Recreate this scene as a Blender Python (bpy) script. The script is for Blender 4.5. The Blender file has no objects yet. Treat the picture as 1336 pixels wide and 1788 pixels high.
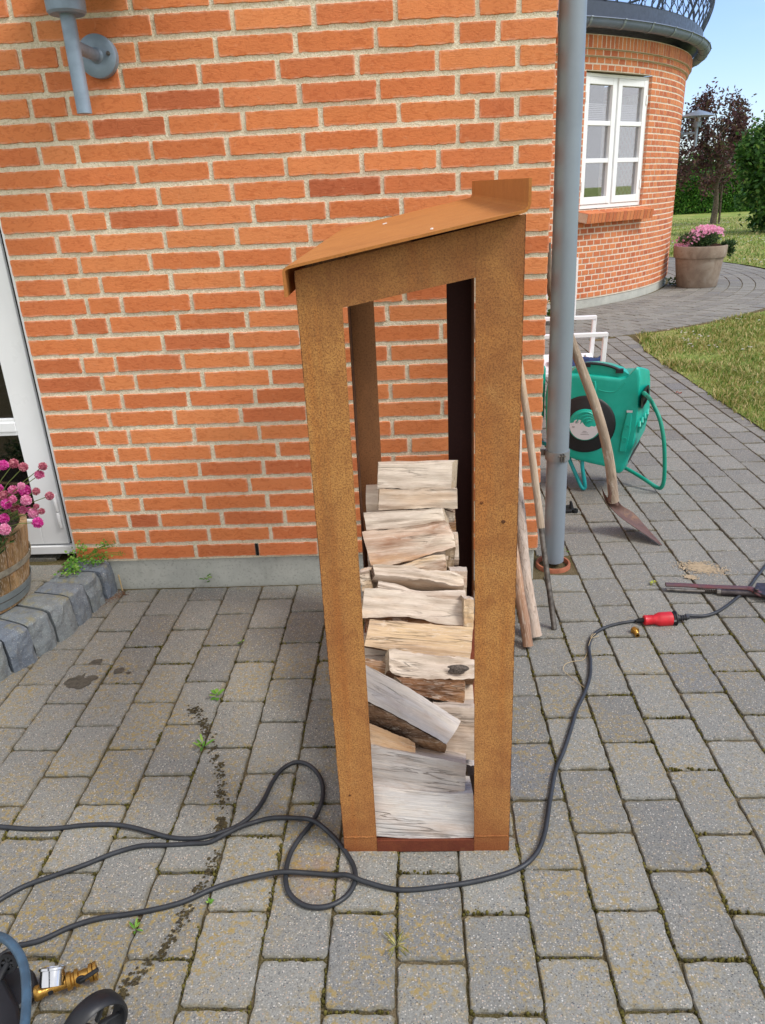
import bpy, bmesh, math, random
from math import sin, cos, pi, radians, sqrt, atan2
from mathutils import Vector, Matrix, noise
random.seed(7)
S = bpy.context.scene
COL = S.collection

# ------------------------------------------------------------------ camera
CAM = Vector((-0.45057, -2.59387, 1.39459))
YAW, PITCH, ROLL, FPX, PW, PH = -0.0512799, -0.3992937, -0.0492986, 1310.8665, 1336.0, 1788.0
fw = Vector((sin(YAW)*cos(PITCH), cos(YAW)*cos(PITCH), sin(PITCH)))
r0 = Vector((cos(YAW), -sin(YAW), 0)); u0 = r0.cross(fw)
rt = r0*cos(ROLL) + u0*sin(ROLL); up = -r0*sin(ROLL) + u0*cos(ROLL)
cd = bpy.data.cameras.new('camera'); cam = bpy.data.objects.new('camera', cd); COL.objects.link(cam)
cd.sensor_fit = 'VERTICAL'; cd.sensor_height = 36; cd.sensor_width = 27; cd.lens = 36*FPX/PH
cd.clip_start = .02; cd.clip_end = 2000
M3 = Matrix((rt, up, -fw)).transposed(); cam.matrix_world = Matrix.Translation(CAM) @ M3.to_4x4()
S.camera = cam

# measured points: a photo pixel turned into a real place on a known plane
def ray(px, py): return fw + rt*((px-PW/2)/FPX) - up*((py-PH/2)/FPX)
def gz(px, py, z=0.): d = ray(px, py); return CAM + d*((z-CAM.z)/d.z)
def gy(px, py, y=0.): d = ray(px, py); return CAM + d*((y-CAM.y)/d.y)

# ------------------------------------------------------------------ light
SUN_EL, SUN_AZ = radians(50), radians(112)        # azimuth from +Y towards +X
w = bpy.data.worlds.new('World'); S.world = w; w.use_nodes = True
nt = w.node_tree; nt.nodes.clear()
def wn(t, **k):
    n = nt.nodes.new(t)
    for a, b in k.items(): setattr(n, a, b)
    return n
sky = wn('ShaderNodeTexSky', sky_type='NISHITA', sun_disc=False, sun_elevation=SUN_EL, sun_rotation=SUN_AZ, air_density=1.15, dust_density=.35, ozone_density=1.6)
tc = wn('ShaderNodeTexCoord'); mp = wn('ShaderNodeMapping'); mp.inputs['Scale'].default_value = (1, 1, 3.2)
nt.links.new(tc.outputs['Generated'], mp.inputs['Vector'])
ns = wn('ShaderNodeTexNoise'); ns.inputs['Scale'].default_value = 1.7; ns.inputs['Detail'].default_value = 7; ns.inputs['Roughness'].default_value = .55
nt.links.new(mp.outputs[0], ns.inputs['Vector'])
sx = wn('ShaderNodeSeparateXYZ'); nt.links.new(tc.outputs['Generated'], sx.inputs[0])
ma = wn('ShaderNodeMath', operation='MULTIPLY_ADD'); nt.links.new(sx.outputs['Y'], ma.inputs[0]); ma.inputs[1].default_value = -.42; nt.links.new(ns.outputs[0], ma.inputs[2])
cr = wn('ShaderNodeMapRange', interpolation_type='SMOOTHSTEP'); nt.links.new(ma.outputs[0], cr.inputs[0]); cr.inputs[1].default_value = .22; cr.inputs[2].default_value = .66; cr.inputs[3].default_value = .03
mx = wn('ShaderNodeMix', data_type='RGBA'); nt.links.new(cr.outputs[0], mx.inputs[0]); tn = wn('ShaderNodeMix', data_type='RGBA', blend_type='MULTIPLY'); tn.inputs[0].default_value = 1; nt.links.new(sky.outputs[0], tn.inputs[6]); tn.inputs[7].default_value = (.98, 1.1, 1.5, 1); nt.links.new(tn.outputs[2], mx.inputs[6]); mx.inputs[7].default_value = (8.2, 8.2, 8.4, 1)
bg = wn('ShaderNodeBackground'); bg.inputs[1].default_value = .1; nt.links.new(mx.outputs[2], bg.inputs[0])
wo = wn('ShaderNodeOutputWorld'); nt.links.new(bg.outputs[0], wo.inputs[0])
sl = bpy.data.lights.new('sun', 'SUN'); sl.energy = 1.9; sl.angle = radians(18); sl.color = (1, .96, .9)
so = bpy.data.objects.new('sun', sl); COL.objects.link(so)
sd = Vector((cos(SUN_EL)*sin(SUN_AZ), cos(SUN_EL)*cos(SUN_AZ), sin(SUN_EL)))
so.rotation_euler = sd.to_track_quat('Z', 'Y').to_euler(); so.location = sd*30
S.view_settings.view_transform = 'Standard'; S.view_settings.look = 'None'; S.view_settings.gamma = 1; S.view_settings.exposure = .58
S.cycles.max_bounces = 8; S.cycles.transparent_max_bounces = 12
try: S.cycles.use_denoising = True
except Exception: pass

# ------------------------------------------------------------------ materials
def srgb(r, g, b):
    f = lambda c: (c/255)/12.92 if c <= 10 else (((c/255)+.055)/1.055)**2.4
    return (f(r), f(g), f(b), 1)
class NT:
    def __init__(s, name, rough=.8, metal=0., spec=.5):
        s.m = bpy.data.materials.new(name); s.m.use_nodes = True; s.t = s.m.node_tree
        s.b = s.t.nodes['Principled BSDF']; s.b.inputs['Roughness'].default_value = rough; s.b.inputs['Metallic'].default_value = metal
        s.b.inputs['Specular IOR Level'].default_value = spec
        s.tc = s.t.nodes.new('ShaderNodeTexCoord'); s.geo = s.t.nodes.new('ShaderNodeNewGeometry')
    def new(s, t, **k):
        n = s.t.nodes.new(t)
        for a, b in k.items(): setattr(n, a, b)
        return n
    def L(s, a, b): s.t.links.new(a, b)
    def put(s, sock, v):
        if v is None: return
        if hasattr(v, 'is_linked') or hasattr(v, 'links'): s.L(v, sock)
        else: sock.default_value = v
    def vec(s, scale=(1, 1, 1), src='Object', rot=(0, 0, 0), loc=(0, 0, 0)):
        m = s.new('ShaderNodeMapping'); m.inputs['Scale'].default_value = scale; m.inputs['Rotation'].default_value = rot; m.inputs['Location'].default_value = loc
        s.L(s.tc.outputs[src], m.inputs[0]); return m.outputs[0]
    def wvec(s, scale=(1, 1, 1)):
        m = s.new('ShaderNodeMapping'); m.inputs['Scale'].default_value = scale; s.L(s.geo.outputs['Position'], m.inputs[0]); return m.outputs[0]
    def noise(s, vec, scale=5, detail=4, rough=.55, dist=0.):
        n = s.new('ShaderNodeTexNoise'); s.L(vec, n.inputs['Vector']); n.inputs['Scale'].default_value = scale; n.inputs['Detail'].default_value = detail
        n.inputs['Roughness'].default_value = rough; n.inputs['Distortion'].default_value = dist; return n.outputs[0]
    def voro(s, vec, scale, out='Distance', feat='F1', rnd=1.):
        n = s.new('ShaderNodeTexVoronoi', feature=feat); s.L(vec, n.inputs['Vector']); n.inputs['Scale'].default_value = scale; n.inputs['Randomness'].default_value = rnd; return n.outputs[out]
    def rng(s, v, a, b, c=0., d=1., smooth=True):
        n = s.new('ShaderNodeMapRange'); 
        if smooth: n.interpolation_type = 'SMOOTHSTEP'
        s.L(v, n.inputs[0]); 
        for i, x in enumerate((a, b, c, d)): n.inputs[i+1].default_value = x
        return n.outputs[0]
    def math(s, op, a, b=None):
        n = s.new('ShaderNodeMath', operation=op); s.put(n.inputs[0], a); s.put(n.inputs[1], b); return n.outputs[0]
    def mix(s, f, a, b, mode='MIX'):
        n = s.new('ShaderNodeMix', data_type='RGBA', blend_type=mode); s.put(n.inputs[0], f); s.put(n.inputs[6], a); s.put(n.inputs[7], b); return n.outputs[2]
    def ramp(s, v, stops):
        n = s.new('ShaderNodeValToRGB'); e = n.color_ramp.elements
        while len(e) < len(stops): e.new(.5)
        for x, (p, c) in zip(e, stops): x.position = p; x.color = c
        s.L(v, n.inputs[0]); return n.outputs[0]
    def rnd(s): return s.geo.outputs['Random Per Island']
    def attr(s, name):
        n = s.new('ShaderNodeAttribute', attribute_name=name); return n.outputs['Fac']
    def bump(s, h, strength=.5, dist=.01, prev=None):
        n = s.new('ShaderNodeBump'); s.L(h, n.inputs['Height']); n.inputs['Strength'].default_value = strength; n.inputs['Distance'].default_value = dist
        if prev is not None: s.L(prev, n.inputs['Normal'])
        return n.outputs[0]
    def done(s, col=None, rough=None, nrm=None):
        if col is not None: s.put(s.b.inputs['Base Color'], col)
        if rough is not None: s.put(s.b.inputs['Roughness'], rough)
        if nrm is not None: s.L(nrm, s.b.inputs['Normal'])
        return s.m

def m_brick(name, cols, sc=1.):
    n = NT(name, .85, 0, .25); v = n.wvec()
    r = n.rnd(); base = n.ramp(r, cols)
    big = n.noise(v, 9*sc, 4, .6); base = n.mix(n.rng(big, .35, .7, 0, .35), base, n.mix(1., base, (1.18, 1.12, 1.05, 1), 'MULTIPLY'))
    sw = n.noise(n.wvec((1, 1, 2.2)), 34*sc, 5, .62, 1.6)
    base = n.mix(n.rng(sw, .48, .64, 0, .55), base, n.mix(1., base, (.72, .56, .44, 1), 'MULTIPLY'))
    pale = n.noise(v, 55*sc, 3, .6, .8); base = n.mix(n.rng(pale, .58, .78, 0, .3), base, srgb(224, 160, 120))
    rim = n.attr('rim'); pn = n.noise(v, 26*sc, 3, .7)
    base = n.mix(n.math('MULTIPLY', n.rng(rim, .1, 1, 0, .75), n.rng(pn, .4, .6)), base, srgb(226, 166, 138))
    pit = n.voro(v, 150*sc); pm = n.noise(v, 12*sc, 2)
    pmask = n.math('MULTIPLY', n.rng(pit, .13, .05), n.rng(pm, .55, .62)); base = n.mix(pmask, base, srgb(90, 42, 28))
    cr = n.noise(n.wvec((1, 1, 3)), 22*sc, 6, .7, 2.2); h = n.math('ADD', n.math('MULTIPLY', cr, .8), n.math('MULTIPLY', n.noise(v, 160*sc, 3, .6), .25))
    h = n.math('SUBTRACT', h, n.math('MULTIPLY', pmask, .5))
    return n.done(base, n.rng(sw, .3, .7, .9, .7), n.bump(h, .55, .004))
ORANGE = [(0., srgb(184, 102, 68)), (.04, srgb(198, 114, 72)), (.2, srgb(208, 122, 75)), (.6, srgb(214, 130, 80)), (.85, srgb(219, 139, 88)), (1., srgb(204, 118, 74))]
REDDISH = [(0., srgb(178, 100, 68)), (.25, srgb(194, 116, 78)), (.55, srgb(204, 128, 84)), (.8, srgb(210, 134, 88)), (1., srgb(186, 108, 76))]
brick_m = m_brick('orange_clay_brick', ORANGE); tbrick_m = m_brick('red_clay_brick', REDDISH)
def m_mortar(name, c1, c2):
    n = NT(name, .95, 0, .2); v = n.wvec()
    g = n.noise(v, 170, 3, .7); c = n.ramp(g, [(.3, c1), (.5, c2), (.7, srgb(236, 228, 208))])
    dk = n.voro(v, 260); c = n.mix(n.math('MULTIPLY', n.rng(dk, .2, .1), n.rng(n.noise(v, 60, 2), .45, .6)), c, srgb(96, 84, 70))
    dirt = n.noise(v, 5, 4); c = n.mix(n.rng(dirt, .52, .75, 0, .35), c, srgb(170, 158, 134))
    gr = n.noise(v, 14, 4, .7); c = n.mix(n.rng(gr, .66, .78, 0, .4), c, srgb(150, 146, 90))
    h = n.math('ADD', n.math('MULTIPLY', n.noise(v, 170, 3, .7), 1.), n.math('MULTIPLY', n.noise(v, 40, 2), .8))
    return n.done(c, None, n.bump(h, .9, .006))
mortar_m = m_mortar('sandy_lime_mortar', srgb(200, 188, 160), srgb(230, 218, 192))
tmortar_m = m_mortar('pale_mortar', srgb(208, 194, 174), srgb(226, 212, 194))
def m_concrete(name, a, b, sc=1., stain=.35):
    n = NT(name, .93, 0, .2); v = n.wvec(); c = n.ramp(n.noise(v, 6*sc, 6, .65), [(.3, a), (.7, b)])
    c = n.mix(n.rng(n.noise(v, 130*sc, 3), .55, .7, 0, .4), c, srgb(110, 110, 104)); c = n.mix(n.rng(n.noise(n.wvec((3, 3, 1)), 3.*sc, 4), .58, .72, 0, stain), c, srgb(128, 128, 120))
    return n.done(c, None, n.bump(n.noise(v, 90*sc, 5, .7), .6, .004))
plinth_m = m_concrete('plinth_render', srgb(168, 170, 164), srgb(190, 192, 184))
def m_paver():
    n = NT('concrete_paver', .92, 0, .22); v = n.wvec()
    base = n.ramp(n.rnd(), [(0., srgb(118, 118, 115)), (.25, srgb(126, 126, 122)), (.55, srgb(131, 131, 126)), (.85, srgb(136, 136, 131)), (.97, srgb(124, 124, 120)), (1., srgb(116, 118, 120))])
    fine = n.noise(v, 260, 3, .75); base = n.mix(1., base, n.ramp(fine, [(.25, (.5, .5, .5, 1)), (.5, (.98, .98, .98, 1)), (.75, (1.42, 1.42, 1.4, 1))]), 'MULTIPLY')
    for sc_, th, colr in ((150, .2, None), (90, .12, None), (210, .26, None)):
        n1 = n.new('ShaderNodeTexVoronoi'); n.L(v, n1.inputs['Vector']); n1.inputs['Scale'].default_value = sc_
        spr = n.new('ShaderNodeSeparateColor'); n.L(n1.outputs['Color'], spr.inputs[0])
        msk = n.math('MULTIPLY', n.rng(n1.outputs['Distance'], th+.1, th), n.rng(spr.outputs[0], .5, .52))
        stone = n.ramp(spr.outputs[1], [(0., srgb(44, 50, 62)), (.3, srgb(66, 70, 78)), (.36, srgb(150, 134, 108)), (.5, srgb(186, 178, 162)), (.72, srgb(200, 196, 186)), (.9, srgb(176, 140, 112)), (1., srgb(222, 222, 216))])
        base = n.mix(n.math('MULTIPLY', msk, .7), base, stone)
    # lichen: mustard growth, strongest on the left of the patio
    sx = n.new('ShaderNodeSeparateXYZ'); n.L(n.geo.outputs['Position'], sx.inputs[0])
    zone = n.rng(sx.outputs[0], 1.6, -.9, .25, 1.); near = n.rng(sx.outputs[1], -.2, -.75, .35, 1.)
    ln = n.noise(v, 4.2, 5, .7); l2 = n.noise(v, 70, 4, .75)
    lm = n.math('MULTIPLY', n.math('MULTIPLY', n.rng(ln, .4, .6), n.rng(l2, .46, .62)), n.math('MULTIPLY', zone, near))
    base = n.mix(n.math('MULTIPLY', lm, .8), base, srgb(152, 130, 70))
    dn = n.noise(v, 1.3, 4, .6); base = n.mix(n.rng(dn, .5, .75, 0, .4), base, n.mix(1., base, (.78, .75, .7, 1), 'MULTIPLY'))
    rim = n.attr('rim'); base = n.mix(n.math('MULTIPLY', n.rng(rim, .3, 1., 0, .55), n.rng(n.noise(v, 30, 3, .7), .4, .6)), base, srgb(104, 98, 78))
    # rust run-off in front of the rack's left foot
    d = n.new('ShaderNodeVectorMath', operation='DISTANCE'); n.L(n.geo.outputs['Position'], d.inputs[0]); d.inputs[1].default_value = (-.70, -1.36, 0)
    base = n.mix(n.math('MULTIPLY', n.rng(d.outputs['Value'], .12, .0, 0, .3), n.rng(n.noise(v, 18, 3), .35, .6)), base, srgb(158, 112, 72))
    h = n.math('ADD', n.noise(v, 260, 3, .7), n.math('MULTIPLY', n.noise(v, 28, 3), .5))
    return n.done(base, None, n.bump(h, .55, .003))
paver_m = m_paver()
def m_joint():
    n = NT('mossy_joint_sand', .98, 0, .1); v = n.wvec()
    c = n.ramp(n.noise(v, 5, 5, .65), [(.3, srgb(122, 108, 86)), (.46, srgb(92, 82, 58)), (.6, srgb(84, 78, 44)), (.72, srgb(138, 122, 98))])
    c = n.mix(n.rng(n.noise(v, 260, 2), .45, .7, 0, .5), c, srgb(150, 136, 112))
    return n.done(c, None, n.bump(n.noise(v, 220, 4, .7), .9, .006))
joint_m = m_joint()
def m_simple(name, c, rough=.6, metal=0., var=.12, sc=12, bump=.15, bsc=80, bd=.002, spec=.5, c2=None):
    n = NT(name, rough, metal, spec); v = n.vec()
    c = tuple(c); dk = c2 or tuple([x*(1-var*2.2) for x in c[:3]]+[1])
    col = n.mix(n.rng(n.noise(v, sc, 5, .6), .35, .7), c, dk)
    ro = n.rng(n.noise(v, sc*2, 3), .3, .7, max(rough-.08, .02), min(rough+.1, 1))
    return n.done(col, ro, n.bump(n.noise(v, bsc, 3), bump, bd) if bump else None)
def m_rust(name, stops, dark, speck=1., rough=.88, zone=None):
    n = NT(name, rough, 0, .25); v = n.wvec()
    c = n.ramp(n.noise(n.wvec((1, 1, .5)), 4.2, 6, .68, .5), stops)
    st = n.noise(n.wvec((34, 34, .55)), 1.3, 5, .62); c = n.mix(n.rng(st, .5, .7, 0, .22 if speck > .45 else .05), c, dark)
    st2 = n.noise(n.wvec((16, 16, .9)), 1.7, 4, .6); c = n.mix(n.rng(st2, .5, .7, 0, .28 if speck > .45 else .05), c, srgb(200, 118, 48) if speck > .6 else dark)
    m1 = n.noise(v, 48, 6, .8); c = n.mix(n.rng(m1, .42, .68, 0, .3*speck), c, srgb(138, 88, 52))
    m2 = n.noise(v, 13, 5, .72, .6); c = n.mix(n.rng(m2, .46, .66, 0, .4*speck), c, srgb(150, 92, 52)); c = n.mix(n.rng(m2, .44, .3, 0, .3*speck), c, srgb(208, 160, 98))
    sp = n.noise(v, 320, 4, .85); c = n.mix(n.rng(sp, .47, .58, 0, .75*speck), c, dark)
    sp2 = n.noise(v, 150, 5, .85); c = n.mix(n.rng(sp2, .57, .67, 0, .28*speck), c, srgb(82, 50, 32))
    if zone:
        sx = n.new('ShaderNodeSeparateXYZ'); n.L(n.geo.outputs['Position'], sx.inputs[0])
        zz = n.math('ADD', sx.outputs[2], n.math('MULTIPLY', n.math('SUBTRACT', n.noise(v, 6, 5, .7), .5), .35))
        c = n.mix(n.rng(zz, 1.12, 1.32, 0, .5), c, srgb(116, 76, 50)); c = n.mix(n.rng(zz, .16, -.02, 0, .75), c, srgb(126, 66, 38))
    ed = n.attr('rim'); c = n.mix(n.math('MULTIPLY', n.rng(ed, .2, 1.), n.rng(n.noise(v, 60, 4, .8), .4, .55)), c, srgb(70, 44, 32))
    return n.done(c, None, n.bump(n.math('ADD', n.noise(v, 320, 4, .7), n.math('MULTIPLY', m1, .6)), .5, .0018))
rust_m = m_rust('weathering_steel_ochre', [(.28, srgb(160, 108, 64)), (.42, srgb(182, 126, 72)), (.58, srgb(196, 142, 80)), (.75, srgb(180, 116, 62))], srgb(112, 72, 46), zone=True)
rustroof_m = m_rust('weathering_steel_roof', [(.3, srgb(176, 114, 58)), (.55, srgb(190, 126, 66)), (.75, srgb(180, 116, 60))], srgb(140, 86, 48), .4)
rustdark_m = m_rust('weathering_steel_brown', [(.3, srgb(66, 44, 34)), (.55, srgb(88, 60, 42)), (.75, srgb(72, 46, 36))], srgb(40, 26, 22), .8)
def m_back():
    n = NT('weathering_steel_back_shaded', .85, 0, .2); v = n.wvec(); c = n.ramp(n.noise(n.wvec((1, 1, .5)), 5, 6, .7), [(.3, srgb(118, 82, 56)), (.55, srgb(144, 100, 66)), (.75, srgb(106, 74, 56))])
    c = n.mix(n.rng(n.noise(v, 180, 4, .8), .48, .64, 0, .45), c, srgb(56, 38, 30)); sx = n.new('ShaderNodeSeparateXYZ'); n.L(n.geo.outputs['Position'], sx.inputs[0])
    c = n.mix(n.rng(sx.outputs[0], -.46, -.44), c, n.mix(n.rng(n.noise(v, 150, 3), .5, .7, 0, .3), srgb(46, 26, 24), srgb(62, 36, 30))); return n.done(c, None, n.bump(n.noise(v, 260, 3), .3, .001))  # left post as lit, right post as shaded, both put into the colour
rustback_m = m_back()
rustred_m = m_rust('weathering_steel_red', [(.3, srgb(98, 48, 34)), (.55, srgb(116, 58, 40)), (.75, srgb(128, 66, 42))], srgb(70, 36, 28), .4)
zinc_m = m_simple('zinc_grey', srgb(138, 149, 160), .48, .3, .04, 5, .06, 60)
lampz_m = m_simple('galvanised_lamp', srgb(140, 158, 176), .5, .3, .08, 14, .1, 90)
white_m = m_simple('white_upvc', srgb(240, 242, 244), .35, 0, .02, 4, .03, 30)
whitemetal_m = m_simple('white_painted_metal', srgb(244, 246, 250), .4, 0, .02, 6, .02)
gap_m = m_simple('door_gap_shade', srgb(62, 60, 58), .8, 0, .2)
black_m = m_simple('black_plastic', srgb(26, 28, 32), .5, 0, .15, 20, .1, 120)
cable_m = m_simple('black_rubber_cable', srgb(44, 48, 54), .55, 0, .2, 14, .2, 160)
navy_m = m_simple('dark_blue_grey_paint', srgb(62, 72, 90), .45, 0, .06)
green_m = m_simple('teal_plastic', srgb(8, 160, 140), .38, 0, .05, 7, .06, 70, c2=srgb(24, 174, 156))
hose_m = m_simple('teal_hose', srgb(8, 146, 122), .4, 0, .08)
label_m = m_simple('pale_label', srgb(206, 208, 214), .5, 0, .01)
ink_m = m_simple('printed_ink', srgb(84, 86, 92), .6, 0, .01, bump=0)
red_m = m_simple('red_plastic', srgb(206, 34, 46), .42, 0, .12, 30, .08, 90)
brass_m = m_simple('brass', srgb(196, 150, 74), .32, .85, .2, 60, .15, 200)
chrome_m = m_simple('chrome', srgb(206, 208, 212), .14, 1., .06, 20, 0)
steel_m = m_simple('worn_steel', srgb(132, 126, 120), .38, .8, .25, 40, .2, 150)
darksteel_m = m_simple('oily_dark_steel', srgb(74, 66, 66), .42, .55, .25, 36, .35, 120)
bluehose_m = m_simple('blue_grey_hose', srgb(64, 92, 114), .42, 0, .15, 30, .15, 90)
clay_m = m_simple('terracotta_collar', srgb(172, 104, 76), .85, 0, .15, 14, .3, 70)
def m_pot():
    n = NT('grey_terracotta', .9, 0, .2); v = n.vec(); c = n.ramp(n.noise(v, 5, 5, .65, .8), [(.3, srgb(132, 116, 104)), (.5, srgb(150, 136, 122)), (.72, srgb(168, 158, 146))])
    c = n.mix(n.rng(n.noise(v, 16, 4, .7), .56, .7, 0, .4), c, srgb(112, 92, 82)); return n.done(c, None, n.bump(n.noise(v, 60, 4), .3, .004))
pot_m = m_pot()
def m_wood(name, cols, dark, crack=1., scx=1., ring=False, warm=.25):
    n = NT(name, .88, 0, .2); v = n.vec()
    oi = n.new('ShaderNodeObjectInfo'); ad = n.new('ShaderNodeVectorMath', operation='ADD'); n.L(v, ad.inputs[0])
    cb = n.new('ShaderNodeCombineXYZ'); n.L(n.math('MULTIPLY', oi.outputs['Random'], 37.), cb.inputs[0]); n.L(n.math('MULTIPLY', oi.outputs['Random'], 91.), cb.inputs[1]); n.L(cb.outputs[0], ad.inputs[1])
    def st(sx_, sy_, sz_):
        m = n.new('ShaderNodeMapping'); m.inputs['Scale'].default_value = (sx_, sy_, sz_); n.L(ad.outputs[0], m.inputs[0]); return m.outputs[0]
    big = n.noise(st(2.2, 7, 7), 1.6, 4, .6, .5); c = n.ramp(big, cols)
    g = n.noise(st(4*scx, 95, 95), 1., 5, .75, .35); c = n.mix(n.rng(g, .48, .66, 0, .32), c, dark)
    g2 = n.noise(st(9*scx, 320, 320), 1., 3, .6); c = n.mix(n.rng(g2, .5, .7, 0, .35), c, srgb(226, 214, 200))
    ck = n.noise(st(2.6*scx, 46, 46), 1., 3, .55, 1.); ck = n.math('ABSOLUTE', n.math('SUBTRACT', ck, .5)); ckm = n.math('MULTIPLY', n.rng(ck, .028, .006), n.rng(n.noise(st(4, 14, 14), 1, 2), .5, .6))
    c = n.mix(n.math('MULTIPLY', ckm, .36*crack), c, srgb(62, 48, 38))
    wn_ = n.noise(st(3, 12, 12), 1.1, 3); c = n.mix(n.rng(wn_, .52, .68, 0, warm), c, srgb(206, 160, 110))
    tint = n.ramp(oi.outputs['Random'], [(0., (.9, .88, .88, 1)), (.5, (1., .98, .96, 1)), (1., (1.04, 1.05, 1.08, 1))]); c = n.mix(1., c, tint, 'MULTIPLY')
    fl = n.noise(st(14, 60, 60), 1., 5, .75, .6); c = n.mix(n.rng(fl, .5, .66, 0, .28), c, srgb(158, 136, 118)); c = n.mix(n.rng(fl, .46, .34, 0, .35), c, srgb(228, 218, 204))
    h = n.math('SUBTRACT', n.math('ADD', n.math('MULTIPLY', g, .8), n.math('MULTIPLY', g2, .3)), n.math('MULTIPLY', ckm, 1.2))
    return n.done(c, None, n.bump(h, .75, .004))
PALE = [(.3, srgb(184, 168, 152)), (.5, srgb(206, 192, 176)), (.7, srgb(220, 206, 186))]
wood_m = m_wood('weathered_split_wood', PALE, srgb(132, 116, 102))
woodw_m = m_wood('warm_split_wood', [(.3, srgb(184, 156, 128)), (.5, srgb(206, 180, 148)), (.7, srgb(216, 188, 146))], srgb(142, 112, 86), warm=.5)
woodg_m = m_wood('silver_split_wood', [(.3, srgb(176, 170, 166)), (.5, srgb(196, 192, 188)), (.7, srgb(210, 200, 186))], srgb(140, 130, 122), warm=.2)
knotty_m = m_wood('knotty_split_wood', [(.3, srgb(160, 116, 88)), (.42, srgb(196, 168, 146)), (.55, srgb(212, 196, 176)), (.72, srgb(222, 190, 144))], srgb(122, 88, 68), warm=.5)
bark_m = m_wood('dark_oak_bark', [(.3, srgb(58, 44, 36)), (.5, srgb(112, 88, 70)), (.7, srgb(158, 130, 104))], srgb(34, 26, 22), scx=3., warm=.3)
burnt_m = m_wood('reddish_heartwood', [(.3, srgb(78, 52, 36)), (.5, srgb(124, 88, 60)), (.7, srgb(168, 136, 106))], srgb(52, 32, 24), scx=2., warm=.3)
endg_m = m_wood('grey_end_grain', [(.3, srgb(146, 128, 106)), (.6, srgb(176, 158, 132)), (.8, srgb(186, 172, 150))], srgb(120, 100, 80), scx=8, warm=.3)
handle_m = m_wood('grey_tool_handle', [(.3, srgb(146, 130, 114)), (.5, srgb(170, 152, 132)), (.7, srgb(184, 166, 144))], srgb(120, 102, 86), crack=.3, warm=.2)
birch_m = m_wood('peeling_pale_bark', [(.3, srgb(168, 154, 142)), (.5, srgb(190, 178, 168)), (.7, srgb(204, 192, 180))], srgb(126, 104, 88), crack=.7, scx=6, warm=.2)
stick_m = m_wood('brown_bare_stick', [(.3, srgb(140, 104, 82)), (.5, srgb(168, 132, 106)), (.7, srgb(188, 156, 128))], srgb(104, 74, 56), warm=.4)
barrel_m = m_wood('aged_oak_stave', [(.3, srgb(84, 68, 44)), (.45, srgb(124, 98, 62)), (.6, srgb(158, 134, 98)), (.75, srgb(104, 80, 50))], srgb(60, 48, 32), warm=.3)
shovelmetal_m = m_rust('rusty_shovel_steel', [(.3, srgb(84, 66, 62)), (.55, srgb(104, 80, 72)), (.75, srgb(94, 68, 60))], srgb(62, 48, 46), .5, .55)
def m_kerb():
    n = NT('split_granite_kerb', .9, 0, .25); v = n.wvec(); c = n.ramp(n.rnd(), [(0., srgb(92, 106, 124)), (.35, srgb(120, 128, 134)), (.7, srgb(142, 146, 144)), (1., srgb(106, 116, 130))])
    c = n.mix(1., c, n.ramp(n.noise(v, 34, 5, .7), [(.3, (.72, .72, .74, 1)), (.7, (1.16, 1.16, 1.12, 1))]), 'MULTIPLY')
    c = n.mix(n.rng(n.noise(v, 260, 2), .6, .72, 0, .6), c, srgb(196, 196, 190)); sx = n.new('ShaderNodeSeparateXYZ'); n.L(n.geo.outputs['Normal'], sx.inputs[0])
    c = n.mix(n.math('MULTIPLY', n.rng(n.noise(v, 16, 4, .7), .48, .66, 0, .55), n.rng(sx.outputs[2], .4, .9, .25, 1.)), c, srgb(142, 134, 92)); return n.done(c, None, n.bump(n.noise(v, 70, 5, .7), .9, .008))
kerb_m = m_kerb()
def m_leafy(name, stops, rough=.6, tr=.25):
    n = NT(name, rough, 0, .3); c = n.ramp(n.rnd(), stops); v = n.vec(); c = n.mix(n.rng(n.noise(v, 2.2, 3), .4, .7, 0, .35), c, n.mix(1., c, (.6, .66, .5, 1), 'MULTIPLY'))
    n.done(c); t = n.new('ShaderNodeBsdfTranslucent'); n.L(c, t.inputs[0]); ms = n.new('ShaderNodeMixShader'); ms.inputs[0].default_value = tr
    out = n.t.nodes['Material Output']; n.L(n.b.outputs[0], ms.inputs[1]); n.L(t.outputs[0], ms.inputs[2]); n.L(ms.outputs[0], out.inputs[0]); return n.m
grass_m = m_leafy('grass_blades', [(0., srgb(92, 122, 50)), (.3, srgb(122, 146, 66)), (.55, srgb(156, 160, 86)), (.8, srgb(196, 182, 126)), (1., srgb(214, 198, 150))])
bush_m = m_leafy('bush_leaves', [(0., srgb(40, 72, 30)), (.5, srgb(66, 106, 44)), (.85, srgb(92, 132, 60)), (1., srgb(140, 160, 80))])
hedge_m = m_leafy('hedge_leaves', [(0., srgb(34, 70, 26)), (.5, srgb(64, 116, 38)), (.85, srgb(92, 142, 50)), (1., srgb(126, 164, 66))])
plum_m = m_leafy('purple_leaves', [(0., srgb(62, 42, 44)), (.45, srgb(92, 60, 62)), (.7, srgb(112, 76, 76)), (.85, srgb(90, 92, 60)), (1., srgb(128, 104, 88))])
weed_m = m_leafy('weed_leaves', [(0., srgb(72, 120, 40)), (.5, srgb(100, 152, 54)), (1., srgb(146, 176, 84))])
darkleaf_m = m_leafy('dark_feathery_leaves', [(0., srgb(34, 60, 32)), (.6, srgb(56, 88, 46)), (1., srgb(92, 118, 66))])
pink_m = m_leafy('pink_petals', [(0., srgb(198, 88, 140)), (.5, srgb(222, 120, 170)), (1., srgb(238, 168, 200))], .6, .3)
magenta_m = m_leafy('magenta_petals', [(0., srgb(204, 44, 150)), (.5, srgb(222, 80, 176)), (1., srgb(236, 130, 200))], .6, .3)
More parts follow.
